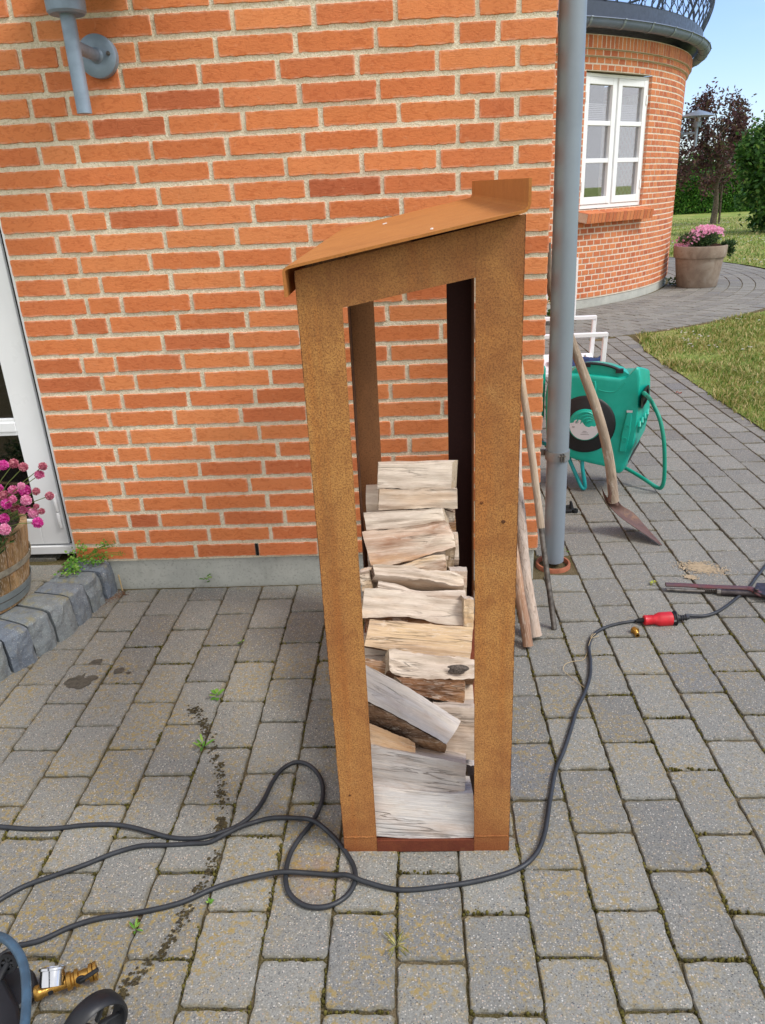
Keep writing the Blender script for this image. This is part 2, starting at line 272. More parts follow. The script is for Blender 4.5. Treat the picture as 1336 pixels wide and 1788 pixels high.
palepink_m = m_leafy('pale_pink_petals', [(0., srgb(222, 130, 178)), (.5, srgb(238, 164, 200)), (1., srgb(246, 196, 218))], .6, .3)
dusty_m = m_leafy('faded_pink_petals', [(0., srgb(160, 76, 100)), (.5, srgb(196, 112, 134)), (1., srgb(222, 160, 168))], .7, .2)
trunk_m = m_simple('tree_bark', srgb(104, 92, 80), .9, 0, .25, 20, .6, 40, .01)
soil_m = m_simple('dark_soil', srgb(58, 46, 36), .98, 0, .25, 40, .9, 90, .01)
sand_m = m_simple('spilled_sand', srgb(186, 166, 136), .98, 0, .12, 60, .8, 300, .004)
wet_m = m_simple('wet_patch', srgb(70, 64, 54), .35, 0, .2, 30, .3, 200)
moss_m = m_leafy('cushion_moss', [(0., srgb(62, 56, 26)), (.5, srgb(84, 78, 32)), (1., srgb(112, 104, 50))], .95, .1)
moss_m2 = m_simple('dirty_moss', srgb(78, 68, 38), .98, 0, .3, 90, .9, 260, .006, c2=srgb(46, 40, 28))
galv_m = m_simple('galvanised_hoop', srgb(150, 160, 164), .42, .6, .12, 12)
def m_lawn():
    n = NT('lawn_turf', .95, 0, .15); v = n.wvec(); c = n.ramp(n.noise(v, 1.1, 6, .6), [(.3, srgb(122, 150, 70)), (.48, srgb(146, 164, 84)), (.62, srgb(178, 176, 108)), (.75, srgb(138, 160, 80))])
    c = n.mix(n.rng(n.noise(n.wvec((1, .6, 1)), 26, 5, .75), .42, .66, 0, .6), c, srgb(70, 92, 40)); c = n.mix(n.rng(n.noise(v, 60, 3, .7), .55, .7, 0, .5), c, srgb(178, 166, 108))
    return n.done(c, None, n.bump(n.noise(v, 40, 5, .7), 1., .04))
lawn_m = m_lawn()
def m_glass(name, tint=(.02, .025, .03, 1), ior=1.6, clear=.7):
    n = NT(name); lw = n.new('ShaderNodeLayerWeight'); lw.inputs[0].default_value = .5; fr = n.new('ShaderNodeMapRange'); n.L(lw.outputs['Facing'], fr.inputs[0]); fr.inputs[3].default_value = (ior-1)**2/(ior+1)**2; fr.inputs[4].default_value = min(.9, .25+ior*.2)
    gl = n.new('ShaderNodeBsdfGlossy'); gl.inputs['Roughness'].default_value = .015; gl.inputs['Color'].default_value = (.95, .97, 1, 1)
    tr = n.new('ShaderNodeBsdfTransparent'); tr.inputs[0].default_value = (clear, clear, clear*1.02, 1)
    ms = n.new('ShaderNodeMixShader'); n.L(fr.outputs[0], ms.inputs[0]); n.L(tr.outputs[0], ms.inputs[1]); n.L(gl.outputs[0], ms.inputs[2]); n.L(ms.outputs[0], n.t.nodes['Material Output'].inputs[0]); return n.m
glass_m = m_glass('window_glass', ior=1.65, clear=.8); doorglass_m = m_glass('door_glass', ior=1.5, clear=.5); lglass_m = m_glass('lamp_glass', ior=1.45, clear=.85)
room_m = m_simple('dark_interior', srgb(34, 34, 38), .9, 0, .2, 2)
blind_m = m_simple('white_blind', srgb(214, 214, 218), .6, 0, .02)
print('materials ok')

# ------------------------------------------------------------------ mesh building
WLOC = {}
def V(*a): return Vector(a if len(a) == 3 else a[0])
def link(o): COL.objects.link(o); return o
def tag(o, label=None, cat=None, group=None, kind=None):
    if label: o['label'] = label
    if cat: o['category'] = cat
    if group: o['group'] = group
    if kind: o['kind'] = kind
    return o
def thing(name, loc, label, cat, group=None):
    o = link(bpy.data.objects.new(name, None)); o.location = loc; o.empty_display_size = .05; WLOC[o] = Vector(loc); return tag(o, label, cat, group)
class MB:
    def __init__(s): s.v = []; s.f = []; s.a = []; s.mi = []; s.cur = 0
    def pt(s, p, a=0.): s.v.append(tuple(p)); s.a.append(a); return len(s.v)-1
    def face(s, idx): s.f.append(tuple(idx)); s.mi.append(s.cur)
    def poly(s, pts, a=0.): s.face([s.pt(p, a) for p in pts])
    def rings(s, rings, close=True, cap0=True, cap1=True, attrs=None):
        ids = [[s.pt(p, attrs[i] if attrs else 0.) for p in r] for i, r in enumerate(rings)]
        for A, B in zip(ids, ids[1:]):
            n = len(A)
            for i in range(n if close else n-1):
                j = (i+1) % n; s.face((A[i], A[j], B[j], B[i]))
        if cap0: s.face(ids[0][::-1])
        if cap1: s.face(ids[-1])
        return ids
    def box(s, a, b, attr=0.):
        x0, y0, z0 = a; x1, y1, z1 = b
        s.rings([[(x0, y0, z0), (x1, y0, z0), (x1, y1, z0), (x0, y1, z0)], [(x0, y0, z1), (x1, y0, z1), (x1, y1, z1), (x0, y1, z1)]], attrs=[attr, attr])
    def obox(s, c, ex, ey, ez):    # oriented box from half-extent vectors
        c, ex, ey, ez = map(Vector, (c, ex, ey, ez))
        s.rings([[c-ex-ey-ez, c+ex-ey-ez, c+ex+ey-ez, c-ex+ey-ez], [c-ex-ey+ez, c+ex-ey+ez, c+ex+ey+ez, c-ex+ey+ez]])
    def prism(s, poly, d):
        d = Vector(d); P = [Vector(p) for p in poly]; s.rings([P, [p+d for p in P]])
    def tube(s, path, r, n=12, cap=True, flat=None, jit=0.):
        P = [Vector(p) for p in path]; rr = r if isinstance(r, (list, tuple)) else [r]*len(P)
        T = [(P[min(i+1, len(P)-1)]-P[max(i-1, 0)]).normalized() for i in range(len(P))]
        u = T[0].orthogonal().normalized() if abs(T[0].z) > .9 or flat is None else Vector((0, 0, 1)).cross(T[0]).normalized()
        R = []
        for i, p in enumerate(P):
            u = (u - T[i]*u.dot(T[i])).normalized(); w_ = T[i].cross(u)
            ring = []
            for k in range(n):
                a = 2*pi*k/n; q = rr[i]*(1+(jit*noise.noise(p*40+Vector((k*1.7, i*.3, 0))) if jit else 0))
                ring.append(p + u*(cos(a)*q) + w_*(sin(a)*q*(flat or 1)))
            R.append(ring)
        s.rings(R, cap0=cap, cap1=cap)
    def lathe(s, prof, c=(0, 0, 0), n=32, axis=(0, 0, 1), cap=True, a0=0, a1=2*pi):
        c = Vector(c); ax = Vector(axis).normalized(); u = ax.orthogonal().normalized(); w_ = ax.cross(u); full = abs(a1-a0-2*pi) < 1e-6
        m = n if full else n+1
        R = [[c+ax*z+(u*cos(a0+(a1-a0)*k/n)+w_*sin(a0+(a1-a0)*k/n))*max(r, 1e-5) for k in range(m)] for r, z in prof]
        s.rings(R, close=full, cap0=cap and full, cap1=cap and full)
    def build(s, name, mat, parent=None, origin=None, smooth=False, bevel=0., rot=None, sub=0):
        me = bpy.data.meshes.new(name); vs = [Vector(p) for p in s.v]
        if origin is None:
            if parent is not None: origin = WLOC[parent]
            else:
                lo = Vector([min(p[i] for p in vs) for i in range(3)]); hi = Vector([max(p[i] for p in vs) for i in range(3)]); origin = Vector(((lo.x+hi.x)/2, (lo.y+hi.y)/2, lo.z))
        origin = Vector(origin); Ri = rot.inverted() if rot is not None else None
        L = [((Ri @ (p-origin)) if Ri else p-origin) for p in vs]
        me.from_pydata([tuple(p) for p in L], [], s.f)
        mats = mat if isinstance(mat, (list, tuple)) else [mat]
        for m_ in mats: me.materials.append(m_)
        if any(s.mi): me.polygons.foreach_set('material_index', s.mi)
        if any(s.a):
            at = me.attributes.new('rim', 'FLOAT', 'POINT'); at.data.foreach_set('value', s.a)
        me.update()
        if not any(s.a) and len(s.f) < 60000:
            bm = bmesh.new(); bm.from_mesh(me); bmesh.ops.recalc_face_normals(bm, faces=bm.faces); bm.to_mesh(me); bm.free()
        if smooth:
            me.polygons.foreach_set('use_smooth', [True]*len(me.polygons)); 
            try: me.set_sharp_from_angle(angle=radians(38 if smooth is True else smooth))
            except Exception: pass
        o = link(bpy.data.objects.new(name, me))
        if rot is not None: o.rotation_euler = rot.to_euler()
        o.location = origin - (WLOC[parent] if parent is not None else Vector((0, 0, 0)))
        if parent is not None: o.parent = parent
        WLOC[o] = origin
        if bevel:
            b = o.modifiers.new('bevel', 'BEVEL'); b.width = bevel; b.segments = 2; b.limit_method = 'ANGLE'; b.angle_limit = radians(40)
        if sub:
            b = o.modifiers.new('sub', 'SUBSURF'); b.levels = sub; b.render_levels = sub
        return o
def catmull(P, k=6, closed=False):
    P = [Vector(p) for p in P]; out = []; n = len(P)
    for i in range(n-1):
        a, b, c, d = P[max(i-1, 0)], P[i], P[i+1], P[min(i+2, n-1)]
        for j in range(k):
            t = j/k; out.append(.5*((2*b)+(c-a)*t+(2*a-5*b+4*c-d)*t*t+(3*b-a-3*c+d)*t**3))
    out.append(P[-1]); return out
def ns1(x, y=0., z=0.): return noise.noise(Vector((x, y, z)))

# irregular hand-made block face: outline in (u,v), rings going back
def block(mb, O, U, Vv, N, wd, ht, depth, nu=10, nv=4, amp=.0014, low=1.8, cham=.002, inset=.011, round_=.003, tilt=.001, dome=0.):
    O, U, Vv, N = map(Vector, (O, U, Vv, N)); seed = random.uniform(0, 900); out = []
    rc = min(round_, ht*.3)
    for i in range(nu+1): out.append((rc+(wd-2*rc)*i/nu if 0 < i < nu else (rc if i == 0 else wd-rc), 0, 0, -1))
    for i in range(nv+1): out.append((wd, rc+(ht-2*rc)*i/nv, 1, 0))
    for i in range(nu+1): out.append((wd-rc-(wd-2*rc)*i/nu, ht, 0, 1))
    for i in range(nv+1): out.append((0, ht-rc-(ht-2*rc)*i/nv, -1, 0))
    o2 = []
    for (x, y, nx, ny) in out:
        a = amp*(low if ny < 0 else 1); q = ns1(x*55+seed, y*55, seed)*a*1.5 + ns1(x*16, y*16+seed, 3.)*a
        o2.append((x+nx*q, y+ny*q))
    t1, t2 = random.uniform(-tilt, tilt), random.uniform(-tilt, tilt); off = random.uniform(-tilt, tilt)
    def P(x, y, n): return O+U*x+Vv*y+N*(n+off+t1*(x/wd-.5)*2+t2*(y/ht-.5)*2)
    def ins(d): return [(min(max(x, d), wd-d) if d else x, min(max(y, d), ht-d) if d else y) for x, y in o2]
    R = [[P(x, y, -depth) for x, y in o2], [P(x, y, -cham) for x, y in o2], [P(x*(1-2*cham*.7/wd)+cham*.7, y*(1-2*cham*.7/ht)+cham*.7, 0) for x, y in o2], [P(x, y, dome) for x, y in ins(inset)]]
    mb.rings(R, cap0=False, cap1=True, attrs=[1., 1., .85, 0.])

# ------------------------------------------------------------------ patio paving (structure)
DX, DY, X0J, Y0J, TC, TR = .1373, .2085, .03, -.944, Vector((-.77, 10.62, 0)), 4.36
def g_sheet(name, pts, z, mat):
    mb = MB(); mb.poly([(x, y, z) for x, y in pts]); return tag(mb.build(name, mat, origin=(0, 0, 0)), kind='structure')
g_sheet('ground', [(-400, -400), (400, -400), (400, 600), (-400, 600)], -.03, lawn_m)
g_sheet('joint_sand', [(-5, -5), (9, -5), (9, 19), (-5, 19)], -.008, joint_m)
EXC = []   # places without pavers: drain hole
mb = MB()
def in_step(x, y): return (x+2.85)**2+(y-0)**2 < 1.2**2 and y > -1.4
for c in range(-22, 12):
    jy = random.uniform(-.006, .006)
    for r in range(-20, 46):
        xa = X0J+c*DX; ya = Y0J+jy+r*DY+(0 if c % 2 == 0 else DY/2)
        cx, cy = xa+DX/2, ya+DY/2
        if cy > .0 and ya+DY > .02 and xa < .0: 
            if ya >= -.0 or ya+DY > .12: continue
        if (Vector((cx, cy, 0))-TC).length < 6.12: continue
        if cy > 6: continue
        if (cx+2.85)**2+cy**2 < 1.06**2: continue
        h_ = DY
        if ya < 0 < ya+DY and xa < -.02: h_ = -ya-.004
        if .0 < cx < .16 and ya < .19 and ya+h_ > .03:   # opening for the drain
            if ya < .03: h_ = .03-ya
            else: ya, h_ = .2, h_-(.2-ya)
            if h_ < .04: continue
        near = cy < 1.6 and -2.1 < cx < 1.4
        dz = random.uniform(-.0022, .0012); j = .0023 if near else .0036; jv = .0036 if near else .0075
        block(mb, (xa+j, ya+jv, dz), (1, 0, 0), (0, 1, 0), (0, 0, 1), DX-2*j, h_-2*jv, .02, nu=9 if near else 2, nv=13 if near else 2, amp=.0024 if near else .001, low=1, cham=.0034, inset=.016, round_=.0065, tilt=.0012)
RD = .168
for k in range(int((6.1-TR)/RD)+1):
    ra = TR+.02+k*RD
    if ra+RD > 6.16: break
    nn = int(2*pi*(ra+RD/2)/.208); 
    for i in range(nn):
        a = 2*pi*(i+(.5 if k % 2 else 0))/nn; p = TC+Vector((cos(a), sin(a), 0))*ra
        q = TC+Vector((cos(a), sin(a), 0))*(ra+RD/2)
        if q.x < .1 or q.y > 17.5: continue
        T = Vector((-sin(a), cos(a), 0)); N_ = Vector((cos(a), sin(a), 0)); j = .004
        block(mb, p-T*(.104-j)+N_*j+Vector((0, 0, random.uniform(-.002, .001))), T, N_, (0, 0, 1), .2, RD-2*j, .02, nu=2, nv=2, amp=.001, low=1, cham=.004, inset=.02, round_=.006)
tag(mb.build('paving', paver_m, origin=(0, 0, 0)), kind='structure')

# ------------------------------------------------------------------ lawn
edge = [(1.62+.012*ns1(y*3, 5.), y) for y in [(-5+i*.25) for i in range(38)]]
arc = []
for i in range(60):
    a = radians(-65.5 + i*(65.5+62)/59); rr = 6.17+.03*ns1(i*.8, 2.) - (.25*max(0, (i-20)/39)); arc.append((TC.x+rr*cos(a), TC.y+rr*sin(a)))
arc = [p for p in arc if p[0] > 1.66]
outer = [(arc[-1][0], 60), (90, 60), (90, -5)]
mb = MB(); poly = edge+arc+outer
mb.poly([(x, y, .006) for x, y in poly]); lawn = tag(mb.build('lawn', lawn_m, origin=(0, 0, 0)), kind='structure')
def inpoly(x, y, P=poly):
    c = False; j = len(P)-1
    for i in range(len(P)):
        if (P[i][1] > y) != (P[j][1] > y) and x < (P[j][0]-P[i][0])*(y-P[i][1])/(P[j][1]-P[i][1])+P[i][0]: c = not c
        j = i
    return c
mb = MB(); cnt = 0
def blade(x, y, h, wd):
    a = random.uniform(0, 2*pi); dx, dy = cos(a)*wd, sin(a)*wd; b = random.uniform(0, 2*pi); l = random.uniform(.1, 1.)*h
    t = (x+cos(b)*l, y+sin(b)*l, h*random.uniform(.5, 1.)); m_ = ((x+t[0])/2-.1*l*cos(b), (y+t[1])/2-.1*l*sin(b), h*.55)
    i = len(mb.v); mb.v += [(x-dx, y-dy, .0), (x+dx, y+dy, .0), (m_[0]+dx*.7, m_[1]+dy*.7, m_[2]), (m_[0]-dx*.7, m_[1]-dy*.7, m_[2]), t]; mb.a += [0]*5
    mb.f += [(i, i+1, i+2, i+3), (i+3, i+2, i+4)]; mb.mi += [0, 0]
while cnt < 42000:
    y = 1.2+random.random()**1.25*5.6; x = 1.55+random.random()*(1.0+y*.42)
    d = inpoly(x, y) or inpoly(x+random.uniform(-.03, .03), y+random.uniform(-.03, .03))
    if not d: continue
    dens = ns1(x*2.2, y*2.2, 4.)
    if random.random() > .75+dens: continue
    blade(x, y, random.uniform(.03, .065)*(1+dens*.7), random.uniform(.0018, .0036)*(1+y*.16)); cnt += 1
cnt = 0
while cnt < 26000:
    y = 8.5+random.random()*20; x = 3.5+random.random()*(y*.5)
    if not inpoly(x, y): continue
    blade(x, y, random.uniform(.04, .08), random.uniform(.006, .014)); cnt += 1
tag(mb.build('grass', grass_m, origin=(0, 0, 0)), 'short green and straw coloured grass covering the lawn', 'grass', kind='stuff')
mb = MB()
def dot(x, y, z, r, n=5):
    t = random.uniform(-.5, .5); i0 = len(mb.v)
    mb.poly([(x+cos(2*pi*k/n)*r, y+sin(2*pi*k/n)*r, z+cos(2*pi*k/n)*t*r) for k in range(n)])
cnt = 0
while cnt < 170:
    y = 2.6+random.random()*3.2; x = 2.0+random.random()*2.4
    if inpoly(x, y) and ns1(x*1.3, y*1.3, 9.) > -.05:
        for q in range(3): dot(x+random.uniform(-.008, .008), y+random.uniform(-.008, .008), .035+q*.003, random.uniform(.006, .011))
        cnt += 1
cnt = 0
while cnt < 2200:
    y = 9.5+random.random()*19; x = 4+random.random()*(y*.5)
    if inpoly(x, y) and ns1(x*.5, y*.35, 2.) > -.02: dot(x, y, .06, random.uniform(.012, .024)); cnt += 1
tag(mb.build('clover_flowers', m_simple('clover_white', srgb(216, 212, 206), .8, bump=0), origin=(0, 0, 0)), 'small white clover heads scattered in the lawn', 'wild flowers', kind='stuff')
print('ground ok')

# ------------------------------------------------------------------ brick house
CH = .0666667; ZB = .13
house = thing('brick_house', (-.9, 0, 0), 'house wall of orange bricks with pale mortar, white door at its left end', 'house')
mb = MB()
def course(n):
    if n % 2: a = [.168, .108]
    elif n % 4 == 2: a = [.108, .108]
    else: a = [.108]
    L = 1.788; x = 0; out = []
    for b in a: out.append((x, b)); x += b+.012
    while x < L-.02:
        rem = L-x
        if rem >= .228+.16: b = .228
        elif rem > .3: b = .108
        elif rem > .2: b = rem if rem < .235 else .108
        else: b = rem
        out.append((x, b)); x += b+.012
    return out
for n in range(0, 41):
    z = ZB+n*CH
    for (x, b) in course(n):
        jx = random.uniform(-.0012, .0012)
        block(mb, (-x-b+jx+.0012, 0, z+.001+random.uniform(-.0008, .0008)), (1, 0, 0), (0, 0, 1), (0, -1, 0), b-.0026, .0518, .014, nu=22 if b > .2 else 12, nv=5, amp=.0012, low=1.6, cham=.0016, inset=.009, round_=.0025, tilt=.0013)
    for k in range(9):     # beyond the door
        block(mb, (-2.86-k*.24-(.12 if n % 2 else 0)-.228, 0, z), (1, 0, 0), (0, 0, 1), (0, -1, 0), .228, .0535, .014, nu=3, nv=2, amp=.001)
    if n > 32:
        for k in range(5): block(mb, (-1.8-k*.24-(.12 if n % 2 else 0)+.0-.228, 0, z), (1, 0, 0), (0, 0, 1), (0, -1, 0), .228 if -1.8-k*.24-.228 > -2.95 else .1, .0535, .014, nu=3, nv=2, amp=.001)
    y = .016+(.108 if n % 2 else 0)
    while y < 6.2:
        block(mb, (-.001, y, z), (0, 1, 0), (0, 0, 1), (1, 0, 0), .228, .0535, .012, nu=3, nv=2, amp=.001); y += .24
mb.build('brickwork', brick_m, house)
mb = MB()
mb.box((-1.787, .0035, ZB-.008), (-.004, .3, 2.88)); mb.box((-5.2, .0035, ZB-.008), (-2.86, .3, 2.88)); mb.box((-2.86, .0035, 2.3), (-1.787, .3, 2.88)); mb.box((-.3, .3, ZB-.008), (-.0045, 6.3, 2.88))
mb.build('mortar', mortar_m, house)
mb = MB(); mb.box((-1.787, .012, -.05), (-.012, .29, ZB-.004)); mb.box((-5.2, .012, -.05), (-2.86, .29, ZB-.004)); mb.box((-.29, .29, -.05), (-.012, 6.3, ZB-.004)); mb.build('plinth', plinth_m, house, bevel=.003)
mb = MB(); mb.box((-1.352, -.002, ZB+.002), (-1.339, .01, ZB+.05)); 
sl_ = MB(); cx_ = gy(449, 960).x
for k in range(4): sl_.box((cx_-.005+k*.0028, -.003, ZB+.002), (cx_-.0035+k*.0028, .006, ZB+.052))
sl_.build('weep_vent', black_m, house)
# door
YD = .045
door = MB(); xr = -1.788
door.box((xr-.014, YD-.03, .165), (xr, YD+.05, 2.28)); door.box((-2.86, YD-.03, .165), (-2.82, YD+.05, 2.28)); door.box((-2.82, YD-.02, 2.2), (xr-.014, YD+.04, 2.28)); door.box((-2.82, YD-.022, .15), (xr-.001, YD+.05, .183))
fr_ = door.build('door_frame', white_m, house, origin=(-2.3, YD, .15), bevel=.002)
mb = MB(); mb.box((-2.81, YD+.004, .184), (xr-.014, YD+.04, 2.2)); mb.build('gap_shade', gap_m, fr_)  # dark sheet behind the leaf, standing in for the shaded gap beside it
mb = MB(); xl = xr-.034
mb.box((xl-.1, YD-.014, .19), (xl, YD+.003, 2.19)); mb.box((-2.8, YD-.014, .19), (-2.7, YD+.003, 2.19)); mb.box((-2.7, YD-.014, .19), (xl-.1, YD+.003, .295)); mb.box((-2.7, YD-.014, 2.09), (xl-.1, YD+.003, 2.19)); mb.box((-2.7, YD-.0125, .635), (xl-.1, YD+.003, .7)); mb.box((-2.7, YD-.017, .65), (xl-.1, YD+.003, .686))
leaf_ = mb.build('door_leaf', white_m, house, origin=(-2.3, YD, .19), bevel=.0025)
mb = MB()
for z0, z1 in ((.296, .634), (.701, 2.089)): mb.box((-2.699, YD-.003, z0), (xl-.101, YD+.001, z1))
mb.build('pane', doorglass_m, leaf_)
for z0, z1 in ((.26, .325), (.329, .398)): mb = MB(); mb.lathe([(.0, z0), (.006, z0), (.0075, z0+.003), (.0075, z1-.003), (.006, z1), (0, z1)], (-1.836, YD-.019, 0), 14); mb.build('hinge', white_m, leaf_, smooth=True)
mb = MB(); mb.box((-2.83, .5, .0), (-1.6, .55, 2.4)); mb.box((-2.83, .09, .1), (-1.75, .5, .12)); mb.build('dark_room', room_m, house)

# doorstep
step = thing('stone_doorstep', (-2.4, -.5, 0), 'raised doorstep edged with a curve of split grey granite kerb stones', 'doorstep')
SC = Vector((-2.86, .0, 0)); SR = 1.205
mb = MB(); a = radians(0)
for i in range(-1, 30):
    wd = .1+random.uniform(-.006, .008); da = wd/SR; a0 = a+.006; a1 = a+da; a = a1
    if i == -1: a0, a1, a = radians(1.5), -.02, 0; continue
    am = -(a0+a1)/2+.02
    def rad(rr, an, z): return (SC.x+rr*cos(an), SC.y+rr*sin(an), z)
    ro = SR+random.uniform(-.006, .006); zt = .128+random.uniform(-.005, .004); A0, A1 = -a0+.02, -a1+.02
    seed = random.uniform(0, 99); R = []
    for j, (rr, z) in enumerate([(ro-.16, zt-.001), (ro-.1, zt), (ro-.05, zt), (ro-.022, zt-.003), (ro-.012, zt-.012), (ro-.007, zt-.035), (ro-.003, .06), (ro, .03), (ro+.002, -.01)]):
        ring = []
        for k in range(6):
            t = k/5; an = A0+(A1-A0)*t; q = ns1(t*3+seed, j*.9, seed)*.009; zz = z-(.004 if k in (0, 5) and j < 4 else 0); r2 = rr+q-(.006 if k in (0, 5) and j > 2 else 0)
            ring.append(rad(r2, an, zz))
        R.append(ring)
    ids = mb.rings(R, close=False, cap0=False, cap1=False)
    for side in (0, 5):
        pts = [R[j][side] for j in range(9)]+[rad(ro-.16, A0 if side == 0 else A1, -.01)]; mb.face([ids[j][side] for j in range(9)]+[mb.pt(pts[-1])])
mb.build('kerb_stones', kerb_m, step)
mb = MB(); mb.lathe([(SR-.15, -.02), (SR-.15, .115), (0, .115)], SC, 64, cap=False); mb.build('bedding', joint_m, step)
mb = MB()
for c in range(-14, 14):
    for r in range(-9, 4):
        xa, ya = SC.x+c*.206+(0 if r % 2 else .103), r*.138-.02
        wv = .2
        while wv > .03 and max((Vector((x, y, 0))-SC).length for x in (xa, xa+wv) for y in (ya, ya+.13)) > SR-.152: wv -= .01
        if wv > .035 and ya+.135 < .04: block(mb, (xa+.003, ya+.003, .128), (1, 0, 0), (0, 1, 0), (0, 0, 1), wv, .132, .02, nu=6, nv=5, amp=.002, low=1, cham=.004, inset=.015, round_=.007)
for c in range(-4, 9): block(mb, (-2.85+c*.138, .03 if c > -9 else 0, .128), (1, 0, 0), (0, 1, 0), (0, 0, 1), .132, .1, .02, nu=4, nv=3, amp=.002) if -2.85+c*.138 < -1.9 else None
mb.build('step_paving', paver_m, step)
print('house ok')

# ------------------------------------------------------------------ round tower
tower = thing('round_tower', (TC.x, TC.y, 0), 'round brick tower with a white window and a railed balcony on top', 'tower')
TCH = .0677; TZ = .11; WA, WB = radians(-58.1), radians(-41.8); WZ0, WZ1 = TZ+15*TCH, TZ+36*TCH
A_0, A_1 = radians(-112), radians(48)
def cp(r, a, z): return (TC.x+r*cos(a), TC.y+r*sin(a), z)
mb = MB()
def cbrick(a0, a1, z0, z1, r, dep=.012):
    s1 = .0012/r; a0 += random.uniform(-s1, s1); dr = random.uniform(-.0015, .0015)+r; c = .0018
    ca = c/r
    R = [[cp(r-dep, a0, z0), cp(r-dep, a1, z0), cp(r-dep, a1, z1), cp(r-dep, a0, z1)], [cp(dr-c, a0, z0), cp(dr-c, a1, z0), cp(dr-c, a1, z1), cp(dr-c, a0, z1)],
         [cp(dr, a0+ca, z0+c), cp(dr, a1-ca, z0+c), cp(dr, a1-ca, z1-c), cp(dr, a0+ca, z1-c)], [cp(dr, a0+4*ca, z0+4*c), cp(dr, a1-4*ca, z0+4*c), cp(dr, a1-4*ca, z1-4*c), cp(dr, a0+4*ca, z1-4*c)]]
    mb.rings(R, cap0=False, attrs=[1., 1., .8, 0.])
dA = .12/TR
for n in range(39):
    z0 = TZ+n*TCH+.0075; z1 = z0+.0525; r = TR + (.03 if n == 38 else 0)
    a = A_0+(dA/2 if n % 2 else 0)
    while a < A_1:
        a1 = a+.1045/TR
        if 15 <= n < 36 and a1 > WA-.004 and a < WB+.006:
            if a < WA-.012: cbrick(a, WA, z0, z1, r, .1)
            if a1 > WB+.012: cbrick(WB, a1, z0, z1, r, .13)
        elif 15 <= n < 36 and 0 < a-WB < .0205: cbrick(WB, a1, z0, z1, r, .13)
        elif 15 <= n < 36 and 0 < WA-a1 < .0205 and WA-a1 > .004: cbrick(a, WA, z0, z1, r, .13)
        else: cbrick(a, a1, z0, z1, r)
        a += dA
a = A_0; dS = .0665/TR
while a < A_1: cbrick(a, a+.054/TR, TZ+39*TCH+.004, TZ+39*TCH+.122, TR+.06, .05); a += dS
mb.build('brickwork', tbrick_m, tower)
mb = MB()
def cyl_sheet(r, a0, a1, z0, z1, n=None):
    n = n or max(2, int((a1-a0)/radians(2))); mb.rings([[cp(r, a0+(a1-a0)*k/n, z0) for k in range(n+1)], [cp(r, a0+(a1-a0)*k/n, z1) for k in range(n+1)]], close=False, cap0=False, cap1=False)
ZT = TZ+39*TCH
cyl_sheet(TR-.004, A_0, WA, TZ-.01, ZT-.05); cyl_sheet(TR-.004, WB, A_1, TZ-.01, ZT-.05); cyl_sheet(TR-.004, WA, WB, TZ-.01, WZ0); cyl_sheet(TR-.004, WA, WB, WZ1, ZT-.05)
cyl_sheet(TR+.026, A_0, A_1, ZT-TCH+.002, ZT); cyl_sheet(TR+.056, A_0, A_1, ZT, ZT+.13)
def ringflat(r0_, r1_, z, a0=A_0, a1=A_1):
    n = 80; mb.rings([[cp(r0_, a0+(a1-a0)*k/n, z) for k in range(n+1)], [cp(r1_, a0+(a1-a0)*k/n, z) for k in range(n+1)]], close=False, cap0=False, cap1=False)
ringflat(TR-.01, TR+.027, ZT-TCH+.003); ringflat(TR-.01, TR+.057, ZT+.002); ringflat(TR-.2, TR+.057, ZT+.13)
for aa, s_ in ((WA-.0009, 1), (WB+.0009, -1)): mb.rings([[cp(TR-.004, aa, WZ0-.01), cp(TR-.004, aa, WZ1)], [cp(TR-.14, aa, WZ0-.01), cp(TR-.14, aa, WZ1)]], close=False, cap0=False, cap1=False)
mb.rings([[cp(TR-.004, WA+(WB-WA)*k/8, WZ1+.004) for k in range(9)], [cp(TR-.15, WA+(WB-WA)*k/8, WZ1+.004) for k in range(9)]], close=False, cap0=False, cap1=False)
mb.build('mortar', tmortar_m, tower)
mb = MB(); cyl_sheet(TR-.012, A_0, A_1, -.03, TZ, 90); ringflat(TR-.1, TR-.012, TZ); mb.build('plinth', plinth_m, tower, smooth=True)
# window
am = (WA+WB)/2; Nw = Vector((cos(am), sin(am), 0)); Uw = Vector((-sin(am), cos(am), 0)); Zv = Vector((0, 0, 1)); half = TR*sin((WB-WA)/2); rc_ = TR*cos((WB-WA)/2)-.06
WC = TC+Nw*rc_; WC.z = 0
def wbox(mb, u0, u1, z0, z1, n0, n1): mb.obox(WC+Uw*((u0+u1)/2)+Zv*((z0+z1)/2)+Nw*((n0+n1)/2), Uw*((u1-u0)/2), Nw*((n1-n0)/2), Zv*((z1-z0)/2))
z0, z1 = WZ0+.005, WZ1-.012; mb = MB(); F = .035
wbox(mb, -half, -half+F, z0, z1, -.05, .02); wbox(mb, half-F, half, z0, z1, -.05, .02); wbox(mb, -half+F, half-F, z1-F, z1, -.05, .019); wbox(mb, -half+F, half-F, z0, z0+F+.01, -.05, .019); wbox(mb, -.018, .018, z0+F+.01, z1-F, -.05, .012)
win = mb.build('window', white_m, tower, origin=WC+Zv*z0, bevel=.003)
